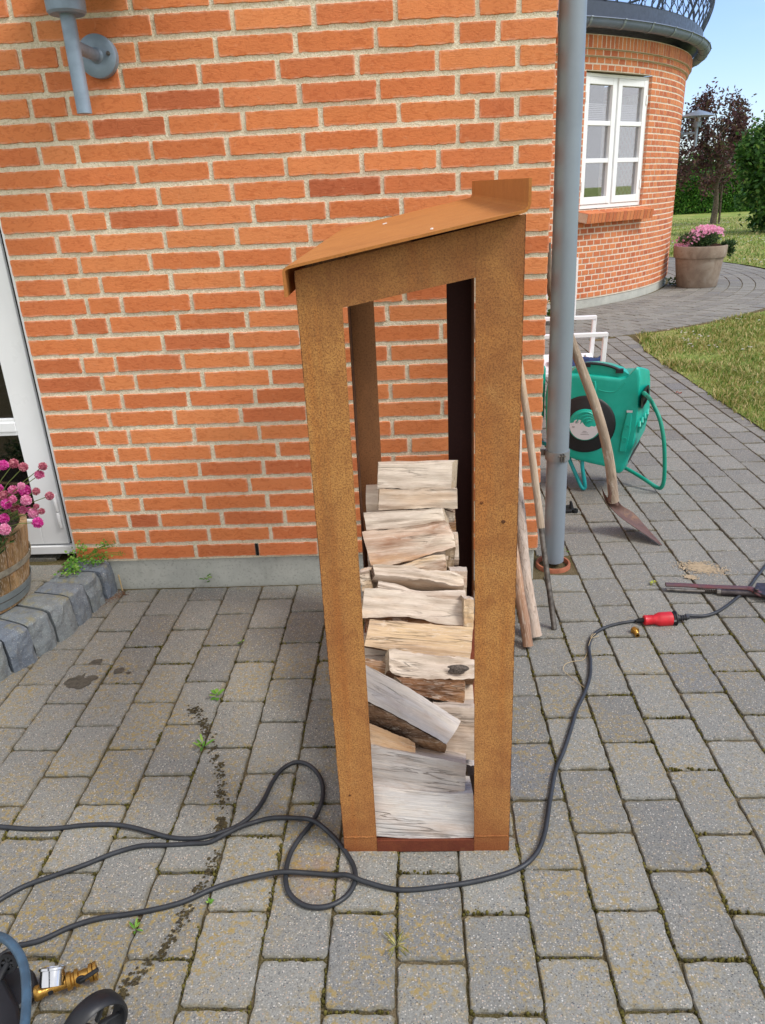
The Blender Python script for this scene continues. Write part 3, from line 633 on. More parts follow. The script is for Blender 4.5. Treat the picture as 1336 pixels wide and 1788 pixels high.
for sgn in (-1, 1):
    mb = MB(); ua, ub = (sgn*.02, sgn*(half-F-.003)); ua, ub = min(ua, ub), max(ua, ub); za, zb = z0+F+.013, z1-F-.003; G = .07
    wbox(mb, ua, ua+G, za, zb, -.04, .03); wbox(mb, ub-G, ub, za, zb, -.04, .03); wbox(mb, ua+G, ub-G, zb-G, zb, -.04, .029); wbox(mb, ua+G, ub-G, za, za+G+.01, -.04, .029)
    H = (zb-za-2*G-.01); 
    for k in (1, 2): zz = za+G+.01+H*k/3; wbox(mb, ua+G, ub-G, zz-.024, zz+.024, -.035, .026)
    mb.build('sash', white_m, win, bevel=.004)
    mb = MB(); wbox(mb, ua+G-.005, ub-G+.005, za+G, zb-G+.01, -.012, -.008); mb.build('pane', glass_m, win)
    mb = MB()
    for k in range(12): zz = zb-G-.19-k*.0185; wbox(mb, ua+G, ub-G-.03, zz-.0055, zz+.0055, -.034, -.03)
    mb.build('blind', blind_m, win)
    for zz in (zb-.2, za+.2): mb = MB(); wbox(mb, sgn*(half-F-.012) - .01, sgn*(half-F-.012)+.012, zz-.05, zz+.05, .03, .042); mb.build('hinge', white_m, win)
mb = MB(); wbox(mb, -half-.1, half+.1, z0-.1, z1+.1, -.75, -.7); wbox(mb, -half-.1, half+.1, z0-.12, z0-.1, -.7, -.06); mb.build('dark_room', room_m, tower)
mb = MB(); nb = 19; tot = 2*half+.07
for k in range(nb):   # sloping brick sill
    u = -half-.035+tot*k/nb+.005; uw = tot/nb-.010; c = WC+Uw*(u+uw/2)+Nw*.1+Zv*(WZ0-.078); tl = Vector((0, 0, 1))*cos(.16)-Nw*sin(.16)*-1
    nn_ = (Nw*cos(.17)-Zv*sin(.17)); zz_ = (Zv*cos(.17)+Nw*sin(.17))
    mb.obox(c, Uw*(uw/2), nn_*.11, zz_*.055)
sill = mb.build('brick_sill', tbrick_m, tower, bevel=.002)
mb = MB(); nn_ = (Nw*cos(.17)-Zv*sin(.17)); zz_ = (Zv*cos(.17)+Nw*sin(.17)); mb.obox(WC+Nw*.098+Zv*(WZ0-.079), Uw*(tot/2-.004), nn_*.106, zz_*.051); mb.build('sill_mortar', tmortar_m, tower)
# gutter, balcony
ZG = ZT+.235; n = 140; mb = MB()
prof = [(.075*sin(t), -.075*cos(t)) for t in [(-pi/2+.05)+(pi-.1)*k/10 for k in range(11)]]; prof = prof+[(.086, .008), (.088, .0), (.08, -.004)]
R = [[cp(TR+.19+q[0], A_0+(A_1-A_0)*k/n, ZG+q[1]) for k in range(n+1)] for q in prof]; mb.rings(R, close=False, cap0=False, cap1=False); 
R = [[cp(TR+.19+q[0]*.94, A_0+(A_1-A_0)*k/n, ZG+q[1]*.94) for k in range(n+1)] for q in prof[:11]]; mb.rings(R, close=False, cap0=False, cap1=False)
gut = mb.build('gutter', m_simple('aged_zinc_gutter', srgb(110, 122, 144), .5, .0, .06, 9, .1), tower, smooth=True)
for k in range(26):
    a = A_0+.05+k*.105; mb = MB(); T = Vector((-sin(a), cos(a), 0))
    for q, q2 in zip(prof, prof[1:]): mb.prism([Vector(cp(TR+.19+q[0]*1.03, a, ZG+q[1]*1.03)), Vector(cp(TR+.19+q2[0]*1.03, a, ZG+q2[1]*1.03)), Vector(cp(TR+.19+q2[0]*1.08, a, ZG+q2[1]*1.08)), Vector(cp(TR+.19+q[0]*1.08, a, ZG+q[1]*1.08))], T*.03)
    mb.build('gutter_bracket', zinc_m, gut)
mb = MB(); ringp = [(TR+.16, ZG+.03), (TR+.16, ZG+.17), (TR+.1, ZG+.17), (0, ZG+.171)]
mb.rings([[cp(max(r_, .01), A_0+(A_1-A_0)*k/n, z_) for k in range(n+1)] for r_, z_ in ringp], close=False, cap0=False, cap1=False); mb.rings([[cp(r_, A_0+(A_1-A_0)*k/n, ZG+.03) for k in range(n+1)] for r_ in (TR-.1, TR+.16)], close=False, cap0=False, cap1=False)
mb.build('balcony_deck', navy_m, tower)
ZR = ZG+.171
def bal_r(t): return TR+.13+.13*sin(pi*min(t*1.25, 1.))**1.1
def bal(mirror, rad=.0065):
    mb = MB(); P = []
    for k in range(34):
        t = k/33; P.append(Vector((bal_r(t), mirror*.05*sin(t*pi*5.2), ZR+t*1.0)))
    mb.tube(P, rad, 6); return mb
protoB = []
for mir in (1, -1):
    m_ = bal(mir); o = m_.build('baluster', navy_m, tower, origin=(0, 0, 0)); protoB.append(o)
a = radians(-92); i = 0
while a < radians(30) and i < 92:
    src = protoB[i % 2]
    o = src if i < 2 else link(src.copy())
    if i >= 2: o.parent = tower
    o.location = (0, 0, 0); o.rotation_euler = (0, 0, a); i += 1
    if i % 2 == 0: a += .105/TR*1.35
    else: a += .105/TR*.55
for a in [radians(-91.5+k*11.5) for k in range(11)]:
    mb = MB(); P = [Vector(cp(bal_r(k/12)+.0, a, ZR+k/12*1.0)) for k in range(13)]; mb.tube(P, .016, 8); mb.build('railing_post', navy_m, tower)
mb = MB(); mb.tube([cp(TR+.14, A_0+(radians(40)-A_0)*k/90, ZR+1.01) for k in range(91)], .02, 8); mb.build('handrail', navy_m, tower)
mb = MB(); mb.tube([cp(TR+.13, A_0+(radians(40)-A_0)*k/90, ZR+.012) for k in range(91)], .01, 6); mb.build('bottom_rail', navy_m, tower)
print('tower ok')

# ------------------------------------------------------------------ wall lamps
def make_lamp():
    root = thing('wall_lamp', (0, 0, 0), 'grey galvanised wall lamp with a round wall plate, high on the orange brick wall', 'wall lamp')
    mb = MB(); mb.lathe([(0, 0), (.056, 0), (.058, .002), (.058, .026), (.053, .03), (.03, .031), (0, .031)], (0, 0, 0), 40, axis=(0, -1, 0)); pl = mb.build('wall_plate', lampz_m, root, smooth=True)
    mb = MB(); mb.lathe([(0, .031), (.006, .031), (.006, .0355), (0, .037)], (.038, 0, .004), 12, axis=(0, -1, 0)); mb.build('screw', steel_m, pl, smooth=True)
    mb = MB(); mb.tube([(0, -.028, 0), (0, -.1, 0), (0, -.185, 0)], .0165, 20); mb.lathe([(.0165, .031), (.022, .031), (.0165, .038)], (0, 0, 0), 20, axis=(0, -1, 0), cap=False); mb.build('arm', lampz_m, root, smooth=True)
    mb = MB(); mb.tube([(0, -.2, -.168), (0, -.2, 0), (0, -.2, .08)], .0205, 24); mb.build('stem', lampz_m, root, smooth=True)
    mb = MB(); mb.lathe([(.0, .072), (.046, .072), (.052, .078), (.054, .125), (.054, .132), (.066, .133), (.067, .139), (.05, .14), (0, .14)], (0, -.2, 0), 40); mb.build('lamp_base', lampz_m, root, smooth=True)
    mb = MB(); mb.lathe([(.036, .14), (.036, .2)], (0, -.2, 0), 28, cap=False); mb.build('lamp_glass', lglass_m, root, smooth=True)
    mb = MB(); mb.lathe([(.0, .14), (.018, .14), (.022, .16), (.016, .19), (0, .2)], (0, -.2, 0), 16); mb.build('bulb', m_simple('frosted_bulb', srgb(226, 214, 180), .5), root, smooth=True)
    for k in range(3):
        mb = MB(); a = 2*pi*k/3+.4; mb.tube([(cos(a)*.045, -.2+sin(a)*.045, .138), (cos(a)*.045, -.2+sin(a)*.045, .215)], .0035, 8); mb.build('strut', lampz_m, root)
    for z in (.158, .178):
        mb = MB(); mb.lathe([(.036, z), (.062, z), (.062, z+.002), (.036, z+.002)], (0, -.2, 0), 32, cap=False); mb.build('baffle_ring', lampz_m, root)
    mb = MB(); mb.lathe([(.0, .285), (.02, .283), (.03, .276), (.1, .255), (.19, .222), (.22, .205), (.221, .201), (.215, .202), (.1, .24), (.0, .26)], (0, -.2, 0), 48); mb.build('lamp_shade', lampz_m, root, smooth=True)
    mb = MB(); mb.tube([(-.02, -.2, .28), (-.015, -.2, .295), (0, -.2, .3), (.015, -.2, .295), (.02, -.2, .28)], .003, 6); mb.build('ring_handle', lampz_m, root)
    return root
def copy_tree(o, parent=None):
    c = o.copy(); COL.objects.link(c)
    if parent is not None: c.parent = parent
    for ch in list(o.children): copy_tree(ch, c)
    return c
lamp = make_lamp()
lamp2 = copy_tree(lamp)
lamp.location = (-1.369, 0, 1.815)
lamp2['label'] = 'grey wall lamp with a wide shade, seen against sky on the round tower'; aL = radians(-19.)
lamp2.location = cp(TR, aL, 1.985); lamp2.rotation_euler = (0, 0, aL+pi/2)
for o in (lamp, lamp2): o['group'] = 'grey wall lamps on the house'

# ------------------------------------------------------------------ rain pipe
pipe = thing('rain_pipe', (.088, .125, 0), 'blue grey zinc rain pipe running down beside the corner of the brick wall', 'drainpipe')
px_, py_, pr_ = .087, .125, .0405
mb = MB(); mb.tube([(px_-.022*(z/1.9), py_, z) for z in (.015, .3, .445)], pr_-.0015, 40); mb.tube([(px_-.022*(z/1.9), py_, z) for z in (.44, .6, .9, 1.3, 1.7, 2.3, 2.86)], pr_+.001, 40); mb.build('pipe', zinc_m, pipe, smooth=True)
mb = MB(); xx = px_-.005; mb.lathe([(pr_+.001, .445), (pr_+.005, .445), (pr_+.005, .48), (pr_+.001, .48)], (xx, py_, 0), 40, cap=False); cl = mb.build('clamp', m_simple('clamp_zinc', srgb(150, 154, 158), .5, .5, .1), pipe, smooth=True)
mb = MB(); mb.box((xx+.004, py_-pr_-.016, .447), (xx+.008, py_-pr_-.002, .478)); mb.box((xx+.013, py_-pr_-.016, .447), (xx+.017, py_-pr_-.002, .478)); mb.lathe([(0, -.004), (.004, -.004), (.004, .022), (0, .022)], (xx, py_-pr_-.01, .47), 10, axis=(1, 0, 0)); mb.build('clamp_bolt', steel_m, cl)
mb = MB(); mb.box((xx-.09, py_+.02, .452), (xx-.02, py_+.032, .474)); mb.build('wall_bracket', steel_m, pipe)
mb = MB(); mb.lathe([(.058, -.05), (.058, .006), (.06, .01), (.066, .01), (.068, .006), (.068, -.02)], (.084, .118, 0), 40, cap=False); o = mb.build('drain_collar', clay_m, smooth=True, origin=(.084, .118, 0)); tag(o, 'round terracotta drain collar set in the paving at the foot of the rain pipe', 'drain collar')
mb = MB(); mb.lathe([(.0, -.022), (.058, -.022)], (.084, .118, 0), 24, cap=False); mb.build('drain_mud', soil_m, o)

# ------------------------------------------------------------------ steel wood rack
RX0, RX1, RY0, RY1 = -.643, -.2655, -1.306, -.235
rack = thing('firewood_rack', ((RX0+RX1)/2, (RY0+RY1)/2, 0), 'tall rust coloured steel firewood rack with a sloping roof, holding split logs', 'firewood rack')
sl0 = (1.356-1.286)/(RX1-RX0)
def ztop(x): return 1.286+sl0*(x-RX0)
def gable(y, d, mat):
    out = [(RX0, 0), (-.567, 0), (-.567, 1.221), (-.561, 1.2265), (-.345, 1.266), (-.345, 0), (RX1, 0), (RX1, ztop(RX1)), (RX0, ztop(RX0))]
    mb = MB(); quads = [[(RX0, 0), (-.567, 0), (-.567, 1.2225), (RX0, 1.2085)], [(-.345, 0), (RX1, 0), (RX1, 1.276), (-.345, 1.2625)], [(RX0, 1.2085), (-.567, 1.2225), (-.345, 1.2625), (RX1, 1.276), (RX1, ztop(RX1)), (RX0, ztop(RX0))]]
    # one continuous plate, finely divided so the rusty edge can vary
    def strip(xa, xb, za, zb, nz):
        pass
    bm_ = MB()
    def colm(xa, xb, z1a, z1b, sgn):
        nz = 60; A = []
        for (x, at, z1) in ((xa, 1. if sgn < 0 else .6, z1a), (xa+.003, 0., z1a), (xb-.003, 0., z1b), (xb, .6 if sgn < 0 else 1., z1b)):
            A.append([bm_.pt((x, y, z1*k/nz), at) for k in range(nz+1)])
        B = [[bm_.pt((bm_.v[i][0], y+d, bm_.v[i][2]), 0.) for i in c] for c in A]
        for c in range(3):
            for k in range(nz):
                bm_.face((A[c][k], A[c+1][k], A[c+1][k+1], A[c][k+1])); bm_.face((B[c][k], B[c][k+1], B[c+1][k+1], B[c+1][k]))
        for k in range(nz): bm_.face((A[0][k], A[0][k+1], B[0][k+1], B[0][k])); bm_.face((A[3][k], B[3][k], B[3][k+1], A[3][k+1]))
        for c in range(3): bm_.face((A[c][0], B[c][0], B[c+1][0], A[c+1][0])); bm_.face((A[c][nz], A[c+1][nz], B[c+1][nz], B[c][nz]))
    colm(RX0, -.567, ztop(RX0), ztop(-.567), -1); colm(-.345, RX1, ztop(-.345), ztop(RX1), 1)
    # beam between the posts
    n_ = 12; A = [[(-.567+(.222)*k/n_, y, 1.2235+.0395*k/n_) for k in range(n_+1)], [(-.567+.222*k/n_, y, ztop(-.567+.222*k/n_)) for k in range(n_+1)]]
    bm_.rings([A[0], A[1], [(p[0], y+d, p[2]) for p in A[1]], [(p[0], y+d, p[2]) for p in A[0]], A[0]], close=False, cap0=False, cap1=False)
    return bm_.build('gable_frame', mat, rack)
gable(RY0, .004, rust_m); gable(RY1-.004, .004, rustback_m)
for (x, s_) in ((RX0, 1), (RX1, -1)):
    for (ya, yb) in ((RY0+.0045, RY0+.075), (RY1-.075, RY1-.0045)):
        mb = MB(); xx = x+s_*.001; mb.box((min(xx, xx+s_*.004), ya, .002), (max(xx, xx+s_*.004), yb, ztop(x)-.002)); mb.build('corner_flange', rustdark_m if ya > -1 else rust_m, rack)  # rear flanges in a darker steel, their shade put into the colour
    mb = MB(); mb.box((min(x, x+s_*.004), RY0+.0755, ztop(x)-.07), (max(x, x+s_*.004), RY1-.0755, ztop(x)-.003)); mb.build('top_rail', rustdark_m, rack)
    mb = MB(); mb.box((min(x, x+s_*.004), RY0+.0755, .002), (max(x, x+s_*.004), RY1-.0755, .036)); mb.build('bottom_rail', rustred_m, rack)
mb = MB(); mb.box((-.5665, RY0-.001, .001), (-.3455, RY0+.003, .034)); mb.box((RX0+.002, RY0+.0045, .03), (RX1-.002, RY1-.005, .034)); mb.box((-.5665, RY1-.005, .001), (-.3455, RY1-.001, .034)); mb.build('floor_plate', rustred_m, rack)
# weld seams on the feet
mb = MB()
for xa, xb in ((RX0+.003, -.57), (-.342, RX1-.003)):
    mb.tube([(xa+(xb-xa)*k/8, RY0-.0005, .046+.0015*ns1(k*1.3, xa*9)) for k in range(9)], .0016, 6)
mb.build('weld_seam', rust_m, rack)
# roof: folded sheet
mb = MB(); th = .0045; sl1 = .069/.387
prof = [(-.6585, 1.2475), (-.6585, 1.286)]+[(-.6585+.007*(1-cos(t)), 1.286+.008*sin(t)) for t in (.4, .8, 1.2)]+[(-.650, 1.2955), (-.276, 1.2955+.374*sl1), (-.2705, 1.364), (-.2672, 1.368), (-.266, 1.373), (-.266, 1.408)]
P = [Vector((x, 0, z)) for x, z in prof]; off = []
for i, p in enumerate(P):
    t = (P[min(i+1, len(P)-1)]-P[max(i-1, 0)]).normalized(); nrm_ = Vector((t.z, 0, -t.x)); off.append(p+nrm_*th)
loop = P+off[::-1]
ny = 40; YA, YB = -1.331, -.2
mb.rings([[(p.x, YA+(YB-YA)*t, p.z+.012*t) for p in loop] for t in (0, .004, .5, .996, 1.)], attrs=[.35, 0, 0, 0, .35]); roof = mb.build('roof_sheet', rustroof_m, rack)
mb = MB()
for pxx, pyy, a_ in ((672, 391, .6), (754, 400.5, 1.), (763, 350, .2), (867, 369, .9)):
    d = ray(pxx, pyy); k = [(1.2955+(sx_+.650)*sl1) for sx_ in (-.45,)][0]; p = gz(pxx, pyy, 1.33)
    for it in range(4): zz = 1.2955+(p.x+.650)*sl1+.012*(p.y-YA)/(YB-YA); p = gz(pxx, pyy, zz+.001)
    mb.obox(p+Vector((0, 0, .001)), Vector((cos(a_), sin(a_), .18*cos(a_)))*.004*(1.4 if a_ == .6 else .6), Vector((-sin(a_), cos(a_), 0))*.0015, (0, 0, .001))
o = mb.build('dropping', m_simple('chalk_white', srgb(232, 232, 228), .9), roof)
mb = MB()
for pxx, pyy, r_ in ((879, 911, .004), (841, 878, .0032), (611, 1389, .0028), (619, 1424, .0016)):
    p = gy(pxx, pyy, RY0-.0008); mb.lathe([(0, .0), (r_, .0), (r_*.8, .0006), (0, .0008)], p, 12, axis=(0, -1, 0))
mb.build('rust_spot', rustdark_m, rack)
print('rack ok')

# ------------------------------------------------------------------ firewood
def z6(x, y): return (x/4.175+580, y/4.175+780)
def z7(x, y): return (x/3.711+570, y/3.711+1120)
def interp(P, t):   # polyline by arc parameter
    n = len(P)-1; s_ = t*n; i = min(int(s_), n-1); f_ = s_-i; return P[i].lerp(P[i+1], f_)
def log(label, top, bot, Yt, Yb, back=.1, backt=None, mats=(0, 0), top_m=None, conv=z6, rough=1., drop=.02, er=.004, el=.004):
    """top/bot: outline of the split face; Yt/Yb: depth of its upper and lower edge; back: thickness"""
    T = catmull([gy(*conv(*p), Yt) for p in top], 5); B = catmull([gy(*conv(*p), Yb) for p in bot], 5)
    ax = ((T[-1]+B[-1])-(T[0]+B[0])).normalized(); NX = 34; seed = random.uniform(0, 500); R = []; bt = back if backt is None else backt
    upv = ((T[0]+T[-1])-(B[0]+B[-1])).normalized(); nrm_ = ax.cross(upv).normalized()
    if nrm_.y < 0: nrm_ = -nrm_
    NF = 12
    for i in range(NX+1):
        t = i/NX; a = interp(T, t); b = interp(B, t); ring = []
        for k in range(NF+1):
            s_ = k/NF; p = b.lerp(a, s_); q = ns1(t*2.2+seed, s_*5, seed)*.0042*rough+ns1(t*5+seed, s_*22, seed+5)*.0016*rough+ns1(t*3., s_*46, seed+9)*.0008
            q += .003*sin(pi*s_) if rough < 1.2 else 0; p = p+(a-b).normalized()*(ns1(t*9+seed, 3., seed)*.0022+ns1(t*26, seed, 1.)*.0011)*rough*(abs(s_-.5)*2)**2*(1 if s_ > .5 else -1)
            ring.append(p-nrm_*q)
        ab = a+nrm_*bt+Vector((0, 0, -drop)); bb = b+nrm_*back+Vector((0, 0, .01))
        for k in range(1, 6): s_ = k/5; p = a.lerp(ab, s_); ring.append(p+upv*(ns1(t*3+seed, s_*6, 2.)*.004*rough+.003*sin(pi*s_)))
        for k in range(1, 4): s_ = k/4; ring.append(ab.lerp(bb, s_)+nrm_*.004*ns1(t*3, s_*4, seed))
        ring.append(bb)
        for k in range(1, 5): s_ = k/5; p = bb.lerp(b, s_); ring.append(p-upv*(ns1(t*3+seed, s_*6, 7.)*.004*rough))
        kr = max(0, (t-.85)/.15); kl = max(0, (.15-t)/.15); q_ = len(ring)
        for k in range(NF+1, q_):
            fr = min(1., (k-NF)/5) if k < NF+9 else min(1., (q_-k)/5)
            ring[k] = ring[k]+ax*((er*kr-el*kl)*fr)
        R.append(ring)
    for i in (0, NX):    # chipped, slightly irregular saw cut
        R[i] = [p+ax*(.0015*ns1(p.y*60, p.z*60, seed)) for p in R[i]]
    mb = MB(); mb.cur = 0; n = len(R[0]); ids = [[mb.pt(p) for p in r] for r in R]
    for A, Bq in zip(ids, ids[1:]):
        for i in range(n):
            j = (i+1) % n; mb.cur = 0 if i < NF else (1 if i < NF+5 else 2); mb.face((A[i], A[j], Bq[j], Bq[i]))
    mb.cur = 3
    for row, fl in ((R[0], -1), (R[-1], 1)):
        c = sum(row, Vector())/n; ci = mb.pt(c+ax*fl*.001); idr = [mb.pt(p) for p in row]
        for i in range(n): mb.face((idr[i], idr[(i+1) % n], ci))
    face, tp, under, end = mats
    rot = Matrix((ax, nrm_, ax.cross(nrm_))).transposed(); lo = (T[0]+B[-1])/2
    LOGP.append((round(Yb, 3), round((B[0].z+B[-1].z)/2, 3), round(Yt, 3), round((T[0].z+T[-1].z)/2, 3), label[:20]))
    o = mb.build('firewood_log', [face, tp, under, end], origin=lo, rot=rot, smooth=50)
    tag(o, label, 'firewood log', 'split logs stacked in the steel rack'); return o
LOGP = []
W4 = (wood_m, wood_m, wood_m, endg_m)
log('pale split log lying on top of the whole pile', [(338, 128), (600, 124), (878, 114)], [(330, 308), (450, 302), (560, 312), (700, 302), (868, 308)], -.44, -.47, .085, .06, W4, drop=-.012, er=.02)
log('pale split log directly under the topmost one', [(345, 309), (560, 314), (700, 304), (910, 308)], [(338, 462), (540, 456), (700, 446), (914, 452)], -.475, -.485, .09, None, W4, el=.008)
log('short dark barked log end poking out right, below the two top logs', [(795, 456), (893, 482)], [(795, 660), (893, 664)], -.46, -.46, .08, None, (wood_m, bark_m, wood_m, endg_m))
log('light grey split log just above the knotty brown one', [(228, 484), (500, 466), (760, 450), (803, 452)], [(252, 613), (500, 592), (700, 570), (834, 592)], -.545, -.56, .09, None, (wood_m, wood_m, wood_m, endg_m), er=.012)
log('knotty red brown log with a pale lower strip', [(218, 622), (500, 590), (760, 545), (830, 542), (886, 628)], [(282, 862), (420, 862), (600, 820), (760, 770), (900, 732)], -.585, -.615, .1, None, (knotty_m, wood_m, wood_m, endg_m), rough=1.8, er=.01)
log('thin warm log squeezed under the knotty brown log', [(500, 868), (700, 800), (800, 786), (826, 790)], [(560, 900), (700, 905), (836, 905)], -.63, -.64, .09, None, (knotty_m, wood_m, bark_m, endg_m))
log('log with cracked round end sticking out right below the knotty one', [(826, 735), (905, 708)], [(832, 902), (880, 900)], -.6, -.61, .09, None, (endg_m, woodw_m, bark_m, endg_m))
log('stubby log end peeping out left beside the steel post', [(198, 920), (268, 906)], [(220, 1062), (300, 1050)], -.72, -.73, .1, None, (knotty_m, wood_m, wood_m, endg_m))
log('jagged flat log with a bright top face and dark left end', [(296, 866), (540, 868), (700, 895), (850, 905), (958, 955)], [(312, 940), (560, 965), (700, 975), (860, 1008), (962, 1014)], -.712, -.735, .1, .08, (wood_m, wood_m, wood_m, bark_m), rough=2., el=.022, er=.01)
log('square sawn log end standing right behind the jagged log', [(862, 906), (985, 906)], [(862, 1090), (978, 1092)], -.69, -.7, .09, None, (knotty_m, wood_m, wood_m, endg_m))
log('smooth tapering log between the jagged one and the wide grey one', [(338, 978), (470, 1000), (610, 1052), (800, 1048), (975, 1044)], [(330, 1045), (500, 1080), (700, 1110), (975, 1122)], -.76, -.775, .09, None, (wood_m, wood_m, wood_m, endg_m))
log('wide wavy grey log in the middle of the pile, bottom edge curved', [(238, 1030), (400, 1040), (620, 1070), (780, 1105), (968, 1122)], [(214, 1251), (420, 1240), (600, 1246), (760, 1288), (970, 1306)], -.8, -.84, .1, None, (wood_m, wood_m, wood_m, endg_m), rough=1.2, er=.006, el=.006)
log('narrow log end right behind the wide wavy log', [(960, 1106), (1036, 1116)], [(960, 1330), (1030, 1330)], -.83, -.85, .09, None, (woodw_m, wood_m, wood_m, endg_m))
log('broad yellowish log below the wide wavy log', [(276, 1258), (500, 1275), (760, 1296), (1028, 1318)], [(236, 1450), (420, 1482), (700, 1520), (1006, 1552)], -.9, -.95, .1, None, (woodw_m, wood_m, bark_m, endg_m), rough=1.1, er=.008)
log('small brown log end wedged left above the slanting log', [(250, 108), (372, 130)], [(250, 190), (440, 222)], -1.0, -1.02, .09, None, (burnt_m, burnt_m, bark_m, endg_m), conv=z7)
log('log with a dark knot at its right end and a torn lower edge', [(406, 42), (600, 78), (820, 100), (964, 118)], [(410, 188), (480, 222), (640, 246), (760, 240), (860, 248), (964, 240)], -1.0, -1.045, .1, None, (wood_m, wood_m, burnt_m, endg_m), conv=z7, rough=2.4, el=.02)
log('reddish dark log with rotten underside below the knot log', [(440, 226), (620, 240), (900, 252)], [(560, 330), (700, 370), (800, 392), (892, 405)], -1.05, -1.085, .12, None, (burnt_m, wood_m, bark_m, endg_m), conv=z7, rough=2., er=.02)
log('grey log lying flat at the right behind the slanting log', [(700, 418), (850, 424), (966, 430)], [(740, 752), (850, 766), (962, 770)], -1.12, -1.16, .12, None, (wood_m, wood_m, bark_m, endg_m), conv=z7)
log('slanting grey log with dark bark along its lower side', [(248, 146), (500, 282), (700, 404), (874, 516)], [(262, 386), (440, 474), (620, 576), (780, 666)], -1.14, -1.2, .07, None, (woodg_m, woodg_m, bark_m, endg_m), conv=z7, er=.014)
log('yellowish wedge log left under the slanting one', [(276, 528), (420, 590), (572, 650)], [(288, 668), (430, 700), (576, 728)], -1.2, -1.225, .1, None, (woodw_m, woodw_m, wood_m, endg_m), conv=z7)
log('thick pale log second from the bottom of the pile', [(288, 670), (500, 718), (780, 768), (906, 792)], [(300, 956), (500, 985), (760, 1005), (892, 1022)], -1.235, -1.262, .11, None, (woodg_m, wood_m, wood_m, endg_m), conv=z7, er=.014)
log('bluish grey log end showing right of the second lowest log', [(908, 802), (990, 812)], [(930, 980), (990, 990)], -1.16, -1.17, .1, None, (darksteel_m, woodg_m, bark_m, endg_m), conv=z7)
log('lowest log of the pile, broad silver grey board-like face', [(292, 930), (500, 960), (760, 985), (950, 984)], [(322, 1262), (560, 1282), (760, 1302), (964, 1316)], -1.27, -1.302, .12, None, (woodg_m, woodg_m, wood_m, endg_m), conv=z7, rough=.6, er=.004)
# bark strip under the slanting log face and the knot
slant = [o for o in bpy.data.objects if o.name.startswith('firewood_log')][18]
mb = MB(); T = catmull([gy(*z7(*p), -1.2) for p in ((262, 386), (440, 474), (620, 576), (780, 666))], 6); B = catmull([gy(*z7(*p), -1.165) for p in ((276, 520), (440, 612), (600, 700), (756, 756))], 6)
R = []
for k in range(7): s_ = k/6; R.append([a.lerp(b, s_)+Vector((0, -.004-.004*ns1(a.x*90, s_*9, 3.)-.003*sin(pi*s_), .003*ns1(a.x*60, s_*4))) for a, b in zip(T, B)])
R.append([p+Vector((0, .06, .0)) for p in R[-1]])
mb.rings(R, close=False, cap0=False, cap1=False); mb.build('bark', bark_m, slant, origin=WLOC[slant]); bk = slant.children[0]; bk.parent = slant; bk.matrix_parent_inverse = slant.matrix_basis.inverted(); bk.location = WLOC[slant]
kn = [o for o in bpy.data.objects if o.name.startswith('firewood_log')][15]
mb = MB(); c = gy(*z7(862, 182), -1.035)
R = []
for rr, dd in ((.027, -.002), (.021, .001), (.013, .0025), (.006, .003)):
    R.append([c+Vector((cos(a_)*rr*(1.25 if cos(a_) < 0 else .8)*(1+.7*ns1(cos(a_)*1.8, sin(a_)*1.8, 5.)+.25*ns1(a_*5, rr*90)), -dd-.002, sin(a_)*rr*.55)) for a_ in [2*pi*k/22 for k in range(22)]])
mb.rings(R, cap0=False); mb.build('knot', m_simple('dark_knot', srgb(112, 102, 94), .9, 0, .25, 120, .9, 200, .006), kn, origin=WLOC[kn], smooth=True); bk = kn.children[0]; bk.matrix_parent_inverse = kn.matrix_basis.inverted(); bk.location = WLOC[kn]
# logs buried in the pile that carry the ones above
random.seed(31)
def buried(x0, x1, y, z, r, mt):
    mb = MB(); n = 9; R = []; sd_ = random.uniform(0, 99); a0 = random.uniform(0, 1)
    for i in range(7):
        x = x0+(x1-x0)*i/6; R.append([Vector((x, y+cos(a_+a0)*r*(1+.25*ns1(a_*1.5, sd_, i*.2)), z+sin(a_+a0)*r*(1+.25*ns1(a_*1.5, sd_+4, i*.2)))) for a_ in [2*pi*k/n for k in range(n)]])
    mb.rings(R); o = mb.build('firewood_log', mt, origin=((x0+x1)/2, y, z-r)); tag(o, 'split log buried in the pile behind the logs that show', 'firewood log', 'logs buried inside the pile')
for z, ys in ((.091, -1.06), (.197, -1.0), (.285, -.79), (.405, -.55), (.505, -.395)):
    y = ys
    while y < -.3:
        buried(-.612+random.uniform(-.01, .02), -.335+random.uniform(-.015, .01), y, z, .052, random.choice((wood_m, burnt_m, endg_m))); y += .112
print('logs ok')

# ------------------------------------------------------------------ sticks and tools leaning on the wall
def line_pts(a, b, n, bend=(0, 0, 0)): return [Vector(a).lerp(Vector(b), i/(n-1))+Vector(bend)*sin(pi*i/(n-1)) for i in range(n)]
mb = MB(); P = line_pts((-.102, -.48, .008), gy(826, 541, -.03), 26, (.004, 0, 0)); mb.tube([p+Vector((.003*ns1(i*.4, 1.), 0, 0)) for i, p in enumerate(P)], [.0175-.0085*(i/25)**1.4 for i in range(26)], 12, jit=.22)
d = (P[-1]-P[0]).normalized(); rot = Matrix((d, d.cross(Vector((0, 1, 0))).normalized(), d.cross(d.cross(Vector((0, 1, 0)))).normalized())).transposed()
tag(mb.build('wooden_stick', stick_m, origin=P[0], rot=rot, smooth=60), 'bare brown stick leaning on the wall, nearest the steel rack', 'stick')
mb = MB(); P = catmull([(-.071, -.425, .01), gy(918, 1010, -.34), gy(909, 900, -.21), gy(904, 820, -.1), gy(906, 752, -.03)], 7); mb.tube(P, [.0235-.012*(i/(len(P)-1)) for i in range(len(P))], 16, jit=.16)
tag(mb.build('bark_branch', birch_m, origin=P[0], rot=rot, smooth=60), 'pale grey branch with peeling bark leaning between brown stick and metal pole', 'branch')
